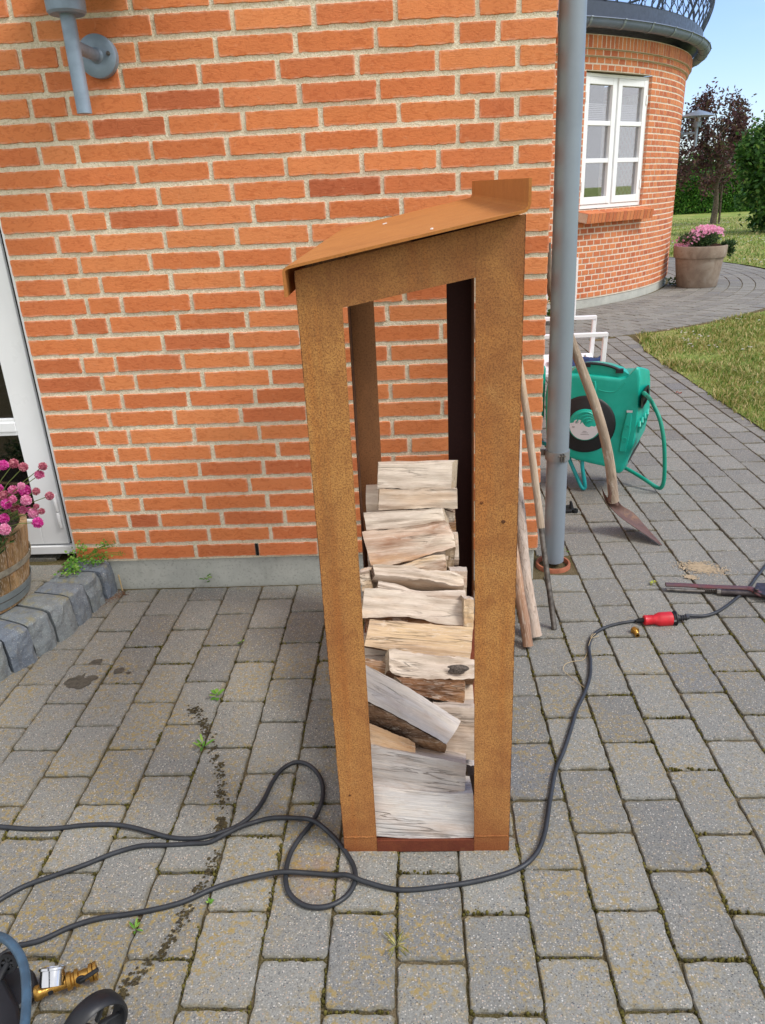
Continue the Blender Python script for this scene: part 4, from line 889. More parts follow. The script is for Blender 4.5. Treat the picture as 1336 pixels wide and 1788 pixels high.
pole = thing('tool_pole', (.003, -.37, 0), 'thin grey wooden pole with bare metal lower end, leaning by the rain pipe', 'tool pole')
mb = MB(); a_, b_ = Vector((.003, -.37, .002)), gy(892, 540, -.02); j_ = a_.lerp(b_, .305); mid = gy(945, 922, -.255)
mb.tube(catmull([a_, a_.lerp(mid, .5), mid], 4), .0095, 16); mb.build('metal_tube', steel_m, pole, smooth=True)
mb = MB(); P = catmull([mid, mid.lerp(b_, .5)+Vector((.004, 0, 0)), b_], 8); mb.tube(P, [.0125+.001*ns1(i*.5) for i in range(len(P))], 16, jit=.06); dd = (b_-mid).normalized(); rot2 = Matrix((dd, dd.cross(Vector((0, 1, 0))).normalized(), dd.cross(dd.cross(Vector((0, 1, 0)))).normalized())).transposed(); mb.build('wooden_handle', handle_m, pole, origin=mid, rot=rot2, smooth=60)
# shovel
shovel = thing('shovel', (.46, .35, 0), 'old shovel with a curved grey wooden handle and rusty blade, beside the hose reel', 'shovel')
H = [gy(955, 425, .19), gy(960, 500, .205), gy(983, 555, .235), gy(1004, 612, .26), gy(1024, 665, .29), gy(1042, 715, .32), gy(1056, 765, .345), gy(1065, 810, .37), gy(1069, 845, .385), gy(1072, 875, .392)]
P = catmull(H, 5); N_ = len(P); mb = MB(); mb.tube(P, [.0165+.009*(i/(N_-1))**1.1 for i in range(N_)], 18, flat=.8, jit=.03)
dd = (P[-1]-P[0]).normalized(); rot3 = Matrix((dd, dd.cross(Vector((0, 1, 0))).normalized(), dd.cross(dd.cross(Vector((0, 1, 0)))).normalized())).transposed(); mb.build('handle', handle_m, shovel, origin=P[0], rot=rot3, smooth=60)
z4 = lambda x, y: (x/4.469+940, y/4.469+560)
# blade grid: rows from socket to tip; columns left edge .. right edge
rowsL = [gy(*z4(492, 1290), .40), gy(*z4(530, 1415), .395), gy(*z4(640, 1530), .36), gy(*z4(780, 1630), .31), gz(*z4(952, 1748), .004)]
rowsR = [gy(*z4(606, 1375), .37), gy(*z4(650, 1440), .43), gy(*z4(745, 1500), .44), gy(*z4(835, 1600), .4), gz(*z4(968, 1752), .004)+Vector((.03, .05, 0))]
rowsR[4] = gz(*z4(968, 1750), .004)
Lp, Rp = catmull(rowsL, 5), catmull(rowsR, 5); mb = MB(); R1 = []
for i, (a_, b_) in enumerate(zip(Lp, Rp)):
    t = i/(len(Lp)-1); row = []
    for k in range(11):
        s_ = k/10; p = a_.lerp(b_, s_); p = p+Vector((0, .0, -.03*sin(pi*s_)*(1-t))); row.append(p)
    R1.append(row)
top_ = R1; botm = [[p+Vector((0, .0015, -.0025)) for p in r] for r in R1]
mb.rings(top_, close=False, cap0=False, cap1=False); mb.rings(botm, close=False, cap0=False, cap1=False)
for i in range(len(R1)-1):
    for k in (0, 10): mb.poly([top_[i][k], top_[i+1][k], botm[i+1][k], botm[i][k]])
mb.build('blade', shovelmetal_m, shovel, smooth=60)
mb = MB(); mb.tube([P[-9]+Vector((-.012, -.006, 0)), P[-4]+Vector((-.01, -.012, 0)), gy(*z4(560, 1380), .385), gy(*z4(620, 1440), .39)], [.004, .016, .022, .008], 12, flat=.5); mb.build('socket', shovelmetal_m, shovel, smooth=True)

# ------------------------------------------------------------------ hose reel
reel = thing('hose_reel', (.4, 1.0, 0.1), 'teal green wall mounted garden hose reel with a black drum and carrying handle', 'hose reel')
C0 = Vector((.56, .85, 0)); Nf = Vector((-.25, -.968, 0)).normalized(); Uf = Vector((-.968, .25, 0)).normalized(); Bk = -Nf
def plane_pt(px, py, P0, N0): d = ray(px, py); return CAM+d*((P0-CAM).dot(N0)/d.dot(N0))
def onface(px, py, n=0.): return plane_pt(px, py, C0+Nf*n, Nf)
outl = [(235, 424), (300, 415), (420, 425), (560, 440), (650, 450), (700, 436), (750, 380), (772, 364), (792, 376), (800, 450), (788, 640), (766, 860), (745, 975), (700, 1090), (655, 1183), (630, 1197), (605, 1190), (560, 1155), (500, 1138), (400, 1116), (300, 1090), (200, 1060), (110, 1010), (62, 900), (52, 600), (75, 480), (140, 436)]
Rb = {8: (868, 386), 9: (873, 450), 10: (868, 690), 11: (830, 850), 12: (790, 925), 13: (745, 1030), 7: (850, 372), 6: (800, 366), 14: (700, 1112), 15: (672, 1135)}
F0 = [onface(*z4(*p)) for p in outl]; cF = sum(F0, Vector())/len(F0)
B0 = [onface(*z4(*Rb[i]), -.19) if i in Rb else p+Bk*.19 for i, p in enumerate(F0)]
def mixr(t, sc, nn): return [cF.lerp(a, 1)*0+(cF+(a-cF)*sc).lerp(cF+Bk*.19+(b-cF-Bk*.19)*sc, t)+Nf*nn for a, b in zip(F0, B0)]
mb = MB(); mb.rings([mixr(0, .9, .002), mixr(0, .96, .002), mixr(0, .985, -.002), mixr(0, 1., -.012), mixr(.5, 1.008, 0), mixr(1, 1., .01), mixr(1, .96, 0)]); body = mb.build('body', green_m, reel, smooth=40)
mb = MB(); sp = [(238, 424), (250, 388), (300, 352), (370, 332), (470, 326), (580, 342), (660, 370), (705, 402), (715, 440), (480, 470)]
mb.rings([[onface(*z4(x, y+16), -.03) for x, y in sp], [onface(*z4(x, y+4), -.045) for x, y in sp], [onface(*z4(x, y), -.08) for x, y in sp], [onface(*z4(x, y), -.08)+Bk*.07-Vector((0, 0, .008)) for x, y in sp]]); mb.build('top_shoulder', green_m, reel, smooth=50)
mb = MB(); hp = catmull([onface(*z4(x, y-3), -.018) for x, y in ((362, 352), (385, 338), (440, 337), (510, 346), (580, 364), (625, 382), (652, 398))], 6); mb.tube(hp, .0085, 12, flat=.8)
for x, y in ((380, 340), (635, 388)): mb.obox(onface(*z4(x, y+3), -.02), Uf*.017, Nf*.012, (0, 0, .009))
mb.build('carrying_handle', black_m, reel, smooth=50)
mb = MB()
for pp in (((436, 470), (442, 520), (434, 560)), ((470, 540), (560, 556), (620, 540), (680, 480))): mb.tube(catmull([onface(*z4(*p), .001) for p in pp], 6), .003 if len(pp) > 3 else .008, 8)
mb.build('moulded_ridge', green_m, body, origin=WLOC[body], smooth=True)
DC = onface(*z4(365, 808))
mb = MB(); mb.lathe([(.0, .01), (.129, .01), (.138, .006), (.144, -.004), (.144, -.02)], DC, 56, axis=Nf); drum = mb.build('drum', black_m, reel, smooth=True)
mb = MB(); mb.lathe([(0, .022), (.068, .022), (.075, .018), (.078, .01)], DC, 48, axis=Nf); mb.build('hub', green_m, drum, smooth=True)
XR = -Uf
for k in range(4):   # embossed arcs of the hub
    mb = MB(); pts = []
    for j in range(14):
        t = j/13; an = radians(172)-t*radians(150-k*14); rr = .066-.0125*k
        pts.append(DC+Nf*.022+XR*(cos(an)*rr*.92+.008*k)+Vector((0, 0, sin(an)*rr-.001*k)))
    mb.tube(pts, [.0015+.0042*sin(pi*min(j/13*1.2, 1)) for j in range(14)], 8); mb.build('rib', green_m, drum, smooth=True)
lab = []
for j in range(26):
    an = radians(172)+radians(190)*j/25; lab.append((cos(an)*.07, sin(an)*.07))
lab += [(.056, .006), (.044, -.004), (.03, -.001), (.02, -.008), (.004, -.004), (-.008, .01), (-.018, .024), (-.034, .03), (-.048, .024), (-.054, .012)]
mb = MB(); A = [DC+Nf*.0228+XR*x+Vector((0, 0, z)) for x, z in lab]; mb.rings([A, [p+Nf*.0012 for p in A]]); lb_ = mb.build('label_plate', label_m, drum)
mb = MB()
for (x, z, l) in ((-.044, .02, .012), (-.046, .0155, .018), (-.044, .0115, .01), (-.058, -.006, .01), (-.056, -.011, .009), (-.008, -.028, .018), (-.012, -.035, .026), (-.018, -.043, .036)):
    k = 0.
    while k < l: q = random.uniform(.0015, .003); mb.obox(DC+Nf*.0243+XR*(x+k+q/2)+Vector((0, 0, z)), Uf*(q/2), Nf*.0002, (0, 0, .001)); k += q+.001
mb.build('printed_lettering', ink_m, lb_)
# right end face: hose outlet, fins
SF, SB, SD = F0[9], B0[9], F0[12]; NS = (SB-SF).cross(SD-SF).normalized()
if NS.x < 0: NS = -NS
def onside(px, py, n=0.): return plane_pt(px, py, SF+NS*(n+.011), NS)
lo_ = [(803, 600), (815, 560), (850, 505), (866, 500), (870, 530), (868, 580), (845, 635), (812, 684), (802, 672)]; cc_ = (838, 590)
mb = MB(); mb.rings([[onside(*z4(*p), -.004) for p in lo_], [onside(*z4(*p), .006) for p in lo_], [onside(*z4(cc_[0]+(x-cc_[0])*.68, cc_[1]+(y-cc_[1])*.72), .006) for x, y in lo_], [onside(*z4(cc_[0]+(x-cc_[0])*.6, cc_[1]+(y-cc_[1])*.66), .001) for x, y in lo_]], cap0=False); mb.build('hose_outlet', black_m, reel)
for k in range(4):
    mb = MB(); x, y = 855-21*k, 690+32*k; mb.tube([onside(*z4(x, y), 0), onside(*z4(x-4, y+35), .004), onside(*z4(x-14, y+85), -.004)], [.005, .0085, .004], 8); mb.build('fin', green_m, reel, smooth=True)
mb = MB(); Q = [(797, 922), (790, 960), (702, 1112), (700, 1096), (740, 1010)]; mb.rings([[onside(*z4(*p), -.003) for p in Q], [onside(*z4(*p), .005) for p in Q]]); mb.build('corner_guard', black_m, reel)
def rs(d, z, n=0.): return onside(*z4(835, 590), n)
def rf(u, z, n=0.): return C0+Uf*u+Vector((0, 0, z))+Nf*n
# latch bar on the face
L0, L1 = onface(*z4(712, 708)), onface(*z4(655, 1018)); dz_ = (L1-L0); mb = MB()
mb.rings([[L0+dz_*t-Uf*wd+Nf*.004 for t, wd in ((0, -.0115), (0, .0115), (.5, .021), (1, .0165), (1, -.0165), (.5, -.019))], [L0+dz_*t-Uf*wd*.85+Nf*.016 for t, wd in ((0.01, -.0115), (.01, .0115), (.5, .021), (.99, .0165), (.99, -.0165), (.5, -.019))]]); lt_ = mb.build('latch', green_m, reel, bevel=.002)
mb = MB()
for t in (.36, .68): mb.lathe([(0, 0), (.011, 0), (.011, .003), (.0075, .003), (.0075, .001), (0, .001)], L0+dz_*t+Nf*.016, 20, axis=Nf)
mb.build('latch_boss', green_m, lt_, smooth=True)
mb = MB(); mb.obox(L0+Nf*.01+Vector((0, 0, .003)), Uf*.013, Nf*.006, (0, 0, .004)); mb.build('latch_clip', label_m, lt_)
hs = catmull([onside(*z4(838, 590), -.01), onside(*z4(826, 566), .03), gy(*z4(880, 625), .9), gy(*z4(945, 760), .86), gy(*z4(978, 920), .83), gy(*z4(986, 1080), .82), gy(*z4(982, 1230), .82), gy(*z4(962, 1298), .835), gy(*z4(925, 1300), .86), gy(*z4(840, 1245), .9), gy(*z4(760, 1195), .96), gy(*z4(690, 1155), 1.0), gy(*z4(600, 1110), 1.06)], 8)
mb = MB(); mb.tube(hs, .0095, 14); mb.build('hose', hose_m, reel, smooth=True)
hs = catmull([rf(.24, .14, -.08), gy(*z4(338, 1030), .93), gy(*z4(345, 1150), .91), gy(*z4(362, 1260), .9), gy(*z4(362, 1302), .9), gy(*z4(340, 1300), .9), gy(*z4(300, 1215), .92), gy(*z4(250, 1100), .95), gy(*z4(212, 1000), .98), gy(*z4(120, 985), 1.1), Vector((.03, 1.2, .24))], 8)
mb = MB(); mb.tube(hs, .0095, 14); mb.build('hose', m_simple('cyan_hose', srgb(10, 158, 162), .4), reel, smooth=True)
mb = MB(); br = Vector((.0, 1.2, 0)); mb.box((.0, 1.12, .2), (.012, 1.26, .62)); mb.box((.012, 1.16, .26), (.2, 1.2, .3)); mb.box((.012, 1.16, .5), (.2, 1.2, .54)); mb.tube([(.15, 1.15, .22), (.15, 1.15, .6)], .014, 12); mb.build('wall_bracket', steel_m, reel)
mb = MB(); mb.box((.13, 1.02, .34), (.185, 1.12, .6)); mb.build('pivot_housing', green_m, reel, bevel=.01)
# black bracket on the ground
bkt = thing('plastic_bracket', (.25, .6, 0), 'small black plastic bracket lying on the paving behind the rain pipe', 'bracket')
g0 = gz(978, 893); g1 = gz(1001, 878); g2 = gz(1003, 893); mb = MB()
mb.prism([gz(982, 887, .004), gz(983, 896, .004), gz(999, 895, .004), gz(999, 884, .004)], (0, 0, .012)); a1 = gz(998, 889, .01); mb.tube([a1+Vector((0, 0, .0)), a1+Vector((-.002, .0, .022)), a1+Vector((-.006, 0, .04))], [.012, .008, .006], 10); mb.build('bracket_plate', black_m, bkt, bevel=.002)
mb = MB(); mb.lathe([(.007, .0), (.014, .0), (.014, .014), (.007, .014), (.007, .0)], gz(1004, 894, .002), 20, cap=False); mb.build('eyelet', black_m, bkt)

# ------------------------------------------------------------------ white garden chair
chair = thing('garden_chair', (.5, 1.95, 0), 'white metal garden armchair with slatted seat behind the hose reel', 'chair')
c4 = lambda x, y: (x/7.773+930, y/7.773+430)
YN, YF = 1.62, 2.17
def bar(name, pts, wx=.011, m=whitemetal_m):
    mb = MB(); P = [Vector(p) for p in pts]; mb.tube(P, wx*1.25, 4, flat=1.0); o = mb.build(name, m, chair, bevel=.003); return o
aN0, aN1 = gy(*c4(575, 1215), YN), gy(*c4(990, 1192), YN); aF0, aF1 = gy(*c4(555, 975), YF), gy(*c4(842, 962), YF)
aN0.z = aN1.z = (aN0.z+aN1.z)/2; aF0.z = aF1.z = (aF0.z+aF1.z)/2
aNb = Vector((.12, YN, aN0.z)); aFb = Vector((.2, YF, aF0.z))
def sq(name, a, b, wx, wy, parent=chair):
    a, b = Vector(a), Vector(b); d = (b-a); t = d.normalized(); s1 = Vector((0, 1, 0)) if abs(t.y) < .9 else Vector((1, 0, 0)); s2 = t.cross(s1).normalized(); s1 = s2.cross(t).normalized()
    mb = MB(); mb.obox((a+b)/2, d/2, s1*wy/2, s2*wx/2); return mb.build(name, whitemetal_m, parent, bevel=.003)
sq('armrest', aNb, aN1+Vector((.012, 0, 0)), .022, .032); sq('armrest', aFb, aF1+Vector((.012, 0, 0)), .022, .032)
sz = .415
for a_ in (aN1, aF1): sq('front_leg', a_+Vector((0, 0, -.012)), Vector((a_.x-.02, a_.y, 0)), .024, .024)
for y_, x_ in ((YN, .14), (YF, .21)): sq('rear_leg', (x_, y_, .62), (x_-.1, y_, 0), .024, .024)
bt, bb = gy(*c4(590, 155), YF), gy(*c4(545, 1000), YF)
bt2 = Vector((bt.x-.04, YN, bt.z)); bb2 = Vector((bb.x-.06, YN, bb.z-.02))
sq('back_rail', bt+Vector((0, 0, .0)), bb, .026, .026); sq('back_rail', bt2-Vector((.2, 0, 0)), bb2-Vector((.25, 0, 0)), .026, .026); sq('back_crossbar', bt-Vector((.02, 0, .03)), bt2-Vector((.2, 0, .03)), .024, .02)
x_in = aN1.x-.03
sq('seat_rail', (.12, YN+.02, sz), (x_in+.02, YN+.02, sz), .02, .026); sq('seat_rail', (.2, YF-.02, sz), (aF1.x-.01, YF-.02, sz), .02, .026)
for k in range(9):
    t = k/8; a_ = Vector((.14+(x_in-.15)*t, YN+.034, sz+.004)); b_ = Vector((.21+(aF1.x-.24)*t, YF-.034, sz+.004)); sq('seat_slat', a_, b_, .008, .04)
mb = MB(); cb_ = gz(1004, 632, .44); R = []
for j in range(9):
    R.append([Vector((cb_.x-.14+.3*i/12, cb_.y-.1+.2*j/8, .432+.03*abs(ns1(i*.7, j*.9, 4.))+.022*sin(pi*j/8))) for i in range(13)])
mb.rings(R, close=False, cap0=False, cap1=False); tag(mb.build('cloth', m_simple('navy_cloth', srgb(40, 60, 104), .9, 0, .2, 30), smooth=True), 'crumpled navy cloth lying on the white garden chair seat', 'cloth')

# ------------------------------------------------------------------ cables
def z8(x, y): return (x/2.0242, y/2.0242+1300)
elcable = thing('power_cable', (-.8, -1.3, 0), 'long black power cable with red coupling, looped on the paving before the rack', 'cable')
A_ = [(-900, 420), (-500, 330), (-200, 290), (-60, 286), (0, 290), (100, 298), (200, 296), (300, 285), (400, 283), (470, 293), (540, 312), (600, 328), (660, 333), (720, 328), (790, 308), (850, 282), (900, 240), (935, 190), (965, 130), (1000, 85), (1050, 62), (1100, 78), (1135, 125), (1140, 190), (1110, 265), (1060, 330), (1025, 390), (1010, 460), (1020, 520), (1060, 560), (1110, 575), (1170, 568), (1225, 535), (1255, 485), (1250, 430), (1215, 370), (1170, 320), (1110, 282), (1040, 262), (960, 260), (900, 275), (850, 300), (800, 325), (740, 340), (680, 344), (600, 349), (500, 358), (400, 385), (300, 425), (200, 460), (100, 495), (30, 530), (-50, 580), (-250, 700), (-500, 760)]
A_ = [p if not (540 <= p[0] <= 760 and i > 33) else (p[0], p[1]+6) for i, p in enumerate(A_)]
hA = [.0055]*len(A_)
for i in (34, 35, 30, 25): hA[i] = .0055
P = [gz(*z8(*p), .0058) for p in A_]
def lift(P, idx, h, wdt=2):
    for i in range(len(P)): P[i] = P[i]+Vector((0, 0, h*math.exp(-((i-idx)/wdt)**2)))
lift(P, 37, .011, .8); lift(P, 41.5, .011, .9)
P = catmull(P, 6); mb = MB(); mb.tube(P, .0056, 12); mb.build('cable', cable_m, elcable, smooth=True)
B_ = [(0, 1670), (30, 1652)]+[z8(*p) for p in ((90, 706), (150, 690), (250, 645), (350, 615), (450, 600), (550, 582), (650, 555), (740, 515), (800, 493), (900, 470), (1000, 463), (1100, 458), (1180, 463), (1230, 475))]+[(640, 1543), (700, 1554), (780, 1547), (850, 1534.5), (905, 1517), (935, 1492), (951, 1455), (960, 1400), (970, 1346), (985, 1309), (998, 1269), (1007, 1239), (1022, 1207), (1030, 1180), (1031, 1155), (1028.5, 1128), (1036, 1109), (1054, 1097), (1080, 1089), (1113, 1084)]
P = [gz(*p, .0058) for p in B_]
lift(P, 12, .011, .8); lift(P, 15.2, .012, .8)
P = catmull(P, 6); mb = MB(); mb.tube(P, .0056, 12); mb.build('cable', cable_m, elcable, smooth=True)
c0, c1 = gz(1113, 1084, .012), gz(1125, 1082.5, .018); mb = MB(); mb.tube([P[-1], c0, c1], [.0056, .0078, .0085], 12); mb.build('strain_relief', black_m, elcable, smooth=True)
r0_, r1_, r2_ = gz(1124, 1083, .019), gz(1173, 1080, .019), gz(1183, 1079, .019); ax = (r1_-r0_).normalized(); Lr = (r1_-r0_).length
mb = MB(); mb.lathe([(0, 0), (.015, 0), (.0175, .003), (.0165, .012), (.0155, Lr*.36), (.0225, Lr*.5), (.024, Lr*.56), (.024, Lr-.002), (.021, Lr), (0, Lr)], r0_, 36, axis=ax); red = mb.build('red_socket', red_m, elcable, smooth=True)
for k in range(6): 
    mb = MB(); z_ = Lr*(.08+.045*k); mb.lathe([(.0162, z_), (.0172, z_+.001), (.0162, z_+.002)], r0_, 28, axis=ax, cap=False); mb.build('grip_ring', red_m, red, smooth=True)
mb = MB(); mb.lathe([(0, 0), (.020, 0), (.0225, .003), (.0225, .008), (.026, .009), (.026, .013), (.02, .015), (.011, .02), (.0105, .026)]+[(.0105 if k % 2 else .0085, .028+.004*k) for k in range(7)]+[(.006, .06), (0, .06)], r1_, 32, axis=ax); mb.build('black_plug', black_m, elcable, smooth=40)
mb = MB(); mb.obox(r1_+ax*.006+Vector((0, -.0215, .004)), ax*.006, (0, .0012, 0), (0, 0, .004)); mb.build('plug_clip', chrome_m, elcable)
D_ = [(1196, 1077), (1228, 1075.5), (1250, 1069.5), (1268.6, 1058.5), (1285, 1045.5), (1299, 1034), (1311, 1022), (1320, 1009), (1329, 998), (1345, 978), (1370, 950), (1450, 900), (1600, 880)]
P = [gz(*p, .0058) for p in D_]; P[0].z = .012; P = catmull(P, 6); mb = MB(); mb.tube(P, .0056, 12); mb.build('cable', cable_m, elcable, smooth=True)
mb = MB(); P = catmull([gz(*p, z) for p, z in (((1040, 1106), .013), ((1034, 1112), .012), ((1029, 1123), .013), ((1025, 1140), .003), ((1018, 1152), .003), ((1000, 1155), .004), ((987, 1160), .005), ((984, 1170), .004), ((996, 1181), .003), ((1010, 1192), .003), ((1020, 1200), .01))], 6); mb.tube(P, .0009, 5)
P = catmull([gz(*p, z) for p, z in (((1041, 1103), .004), ((1034, 1108), .013), ((1032, 1114), .013), ((1040, 1112), .013), ((1046, 1110), .004))], 5); mb.tube(P, .0009, 5)
tag(mb.build('twine', m_simple('straw_twine', srgb(196, 174, 132), .9)), 'thin loop of straw coloured twine beside the black cable', 'twine')
# brass fitting
fit = thing('brass_fitting', (.267, -.416, 0), 'small brass hose fitting lying below the red coupling', 'pipe fitting'); f0 = gz(1107, 1098, .011); f1 = gz(1113.5, 1110, .007); ax = (f1-f0).normalized(); Lf = .036
mb = MB(); mb.lathe([(0, 0), (.009, 0), (.0125, .002), (.0125, .009), (.0145, .010), (.0145, .014), (.01, .015)], f0, 8, axis=ax); mb.build('nut', brass_m, fit)
mb = MB(); mb.lathe([(.01, .014), (.0075, .016), (.0085, .02), (.007, .022), (.0085, .027), (.007, .029), (.0078, .036), (.005, .036), (.005, .02)], f0, 24, axis=ax, cap=False); mb.build('hose_barb', brass_m, fit, smooth=True)
# pipe wrench
wr = thing('pipe_wrench', (.7, -.14, 0), 'old dark steel pipe wrench with red paint traces lying over the cable', 'pipe wrench')
z9 = lambda x, y: (x/5.43+1090, y/5.43+1000)
def wp(x, y, z): return gz(*z9(x, y), z)
mb = MB(); P = catmull([wp(392, 112, .022), wp(560, 118, .022), wp(750, 130, .022), wp(950, 138, .024), wp(1150, 146, .026), wp(1230, 165, .026), wp(1300, 205, .024), wp(1420, 212, .02)], 6); N_ = len(P); mb.tube(P, [.0115 if i < N_*.6 else .014 for i in range(N_)], 10, flat=.6); top_h = mb.build('handle', m_simple('worn_red_steel', srgb(96, 74, 76), .5, .35, .3, 26, .3, 120, c2=srgb(112, 66, 70)), wr, smooth=True)
mb = MB(); mb.tube([wp(400, 158, .009), wp(600, 168, .009), wp(760, 176, .009)], .0062, 12); mb.build('lower_handle', steel_m, wr, smooth=True)
mb = MB(); a_ = wp(745, 172, .009); b_ = wp(880, 180, .009)
for k in range(9): c_ = a_.lerp(b_, k/8); mb.lathe([(.006, -.0022), (.0088, 0), (.006, .0022)], c_, 16, axis=(b_-a_), cap=False)
mb.build('thread', steel_m, wr, smooth=True)
mb = MB(); a_ = wp(874, 178, .011); b_ = wp(920, 182, .011); mb.lathe([(0, 0), (.0125, 0), (.0135, .004), (.0135, (b_-a_).length), (0, (b_-a_).length)], a_, 14, axis=(b_-a_)); mb.build('adjusting_nut', steel_m, wr)
mb = MB(); mb.tube(catmull([wp(918, 184, .013), wp(1100, 192, .013), wp(1215, 198, .013), wp(1330, 210, .013), wp(1420, 220, .013)], 3), .013, 14, flat=.9); mb.build('jaw_sleeve', darksteel_m, wr, smooth=True)
mb = MB(); mb.lathe([(0, 0), (.009, 0), (.01, .004), (.006, .006), (0, .006)], wp(1252, 160, .036), 16); mb.prism([wp(1250, 120, .02), wp(1480, 128, .02), wp(1480, 270, .02), wp(1335, 245, .02), wp(1220, 200, .02)], (0, 0, .012)); mb.build('jaw', darksteel_m, wr, bevel=.002)

# ------------------------------------------------------------------ pressure washer corner, lower left
wash = thing('pressure_washer', (-1.3, -1.75, 0), 'black wheeled washer at the lower left with blue grey hose and brass valve', 'pressure washer')
y3 = lambda x, y: (x/5.138, y/5.138+1560)
mb = MB(); mb.tube(catmull([gz(*y3(-120, 420), .06), gz(*y3(-40, 385), .09), gz(*y3(30, 400), .11), gz(*y3(110, 460), .12), gz(*y3(180, 560), .12), gz(*y3(220, 680), .12), gz(*y3(235, 820), .12), gz(*y3(238, 960), .12), gz(*y3(230, 1100), .12), gz(*y3(215, 1250), .12)], 7), .0085, 16); mb.build('hose', bluehose_m, wash, smooth=True)
mb = MB(); Q = [(-200, 620), (0, 690), (60, 800), (170, 1000), (200, 1180), (190, 1350), (-200, 1400)]; mb.rings([[gz(*y3(*p), .0) for p in Q], [gz(*y3(*p), .045) for p in Q], [gz(*y3(p[0]-15, p[1]+10), .055) for p in Q]]); mb.build('chassis', black_m, wash, bevel=.004)
mb = MB(); mb.lathe([(.0, 0), (.045, 0), (.048, .004), (.048, .02), (.044, .024), (0, .024)], gz(*y3(110, 940), .012), 30); mb.build('swivel_disc', black_m, wash, smooth=True)
mb = MB(); cw = gz(*y3(75, 620), .07)
for k in range(6): a_ = 2*pi*k/6; mb.tube([cw, cw+rt*cos(a_)*.015+up*sin(a_)*.015], .004, 6)
mb.lathe([(.012, -.004), (.019, -.004), (.02, 0), (.019, .005), (.012, .005)], cw, 24, axis=-fw, cap=False); mb.tube([cw, gz(*y3(20, 720), .06), gz(*y3(-30, 820), .05)], .006, 8); mb.build('control_knob', black_m, wash, smooth=50)
v0, v1 = gz(*y3(310, 905), .028), gz(*y3(870, 690), .028); ax = (v1-v0).normalized(); LV = (v1-v0).length; side = Vector((0, 0, 1)).cross(ax).normalized()
mb = MB(); mb.tube([v0-ax*.035, v0], [.008, .009], 12); mb.build('inlet_stub', black_m, wash)
mb = MB(); mb.lathe([(0, 0), (.012, 0), (.014, .003), (.0135, LV*.1), (.0105, LV*.14), (.0105, LV*.5), (.0165, LV*.52), (.0165, LV*.58), (.013, LV*.6), (.013, LV*.63), (.0165, LV*.65), (.0165, LV*.7), (.011, LV*.72), (.011, LV*.86), (.0165, LV*.875), (.0175, LV*.93), (.0145, LV*.94), (.0175, LV*.95), (.0175, LV), (.011, LV), (.011, LV*.92)], v0, 24, axis=ax, cap=False); mb.build('brass_valve', brass_m, wash, smooth=45)
gc = v0+ax*LV*.30+Vector((0, -.004, .008)); mb = MB(); mb.lathe([(0, 0), (.0225, 0), (.0225, .026), (.0255, .027), (.0255, .031), (.022, .032), (.021, .029), (0, .029)], gc, 40, axis=Vector((-.1, .75, .65))); mb.build('pressure_gauge', chrome_m, wash, smooth=45)
mb = MB(); mb.lathe([(0, .0), (.005, 0), (.005, .001), (0, .001)], gc-side*.0226*(1 if side.y > 0 else -1)+Vector((0, 0, .012)), 16, axis=-side*(1 if side.y > 0 else -1)); mb.build('gauge_plug', black_m, wash)
lv = v0+ax*LV*.79+Vector((0, -.012, .008)); mb = MB(); mb.lathe([(0, 0), (.009, 0), (.009, .005), (0, .006)], lv, 18, axis=-side if side.y > 0 else side); mb.tube([lv+Vector((0, -.004, 0)), lv+ax*.02+Vector((0, -.005, .006)), lv+ax*.036+Vector((0, -.005, .012))], [.004, .0055, .005], 8, flat=.6); mb.build('valve_lever', black_m, wash, bevel=.001)
# wheel lying towards the viewer
R_ = .056; wc = gz(154, 1756, .112)-Vector((0, 0, .056)); wa = Vector((.78, -.62, 0)).normalized(); e2 = Vector((0, 0, 1)); e1 = e2.cross(wa)
mb = MB()
ring = []
for k in range(49):
    a_ = 2*pi*k/48; c_ = wc+e1*cos(a_)*R_+e2*sin(a_)*R_; rd = (c_-wc).normalized(); ring.append([c_-wa*.02-rd*.004, c_-wa*.016+rd*.001, c_+rd*.003, c_+wa*.016+rd*.001, c_+wa*.02-rd*.004, c_+wa*.018-rd*.007, c_-wa*.018-rd*.007])
mb.rings(ring, cap0=False, cap1=False); wh = mb.build('wheel', black_m, wash, smooth=50)
for k in range(5):
    a_ = 2*pi*k/5+.9; mb = MB(); mb.tube([wc+(e1*cos(a_)+e2*sin(a_))*.01, wc+(e1*cos(a_)+e2*sin(a_))*.05], [.006, .004], 8, flat=.6); mb.build('spoke', black_m, wh, origin=WLOC[wash])
print('tools ok')

# ------------------------------------------------------------------ planters
def pompom(c, r, mat, parent, sd_=0):
    mb = MB(); n = 150; c = Vector(c); up_ = (Vector((random.uniform(-.4, .4), random.uniform(-.9, -.1), .9))).normalized()
    for i in range(n):
        zf = 1-2*(i+.5)/n; ph = i*2.39996; d = Vector((sqrt(1-zf*zf)*cos(ph), sqrt(1-zf*zf)*sin(ph), zf))
        if d.dot(up_) < -.75: continue
        l = r*random.uniform(.9, 1.08); t = d.orthogonal().normalized(); s_ = t.cross(d); a_ = random.uniform(0, 6.28); t, s_ = t*cos(a_)+s_*sin(a_), s_*cos(a_)-t*sin(a_); wdt = r*.17
        b0 = c+d*r*.45; m1 = c+d*l*.85; tip = c+d*l+t*r*.09
        mb.poly([b0, m1+s_*wdt, tip, m1-s_*wdt]); 
    for i in range(8):
        for j in range(5):
            q = [c+Vector((sin(pi*v/5)*cos(2*pi*u/8), sin(pi*v/5)*sin(2*pi*u/8), cos(pi*v/5)))*r*.72 for u, v in ((i, j), (i+1, j), (i+1, j+1), (i, j+1))]
            mb.poly(q)
    return mb.build('flower', mat, parent, origin=c)
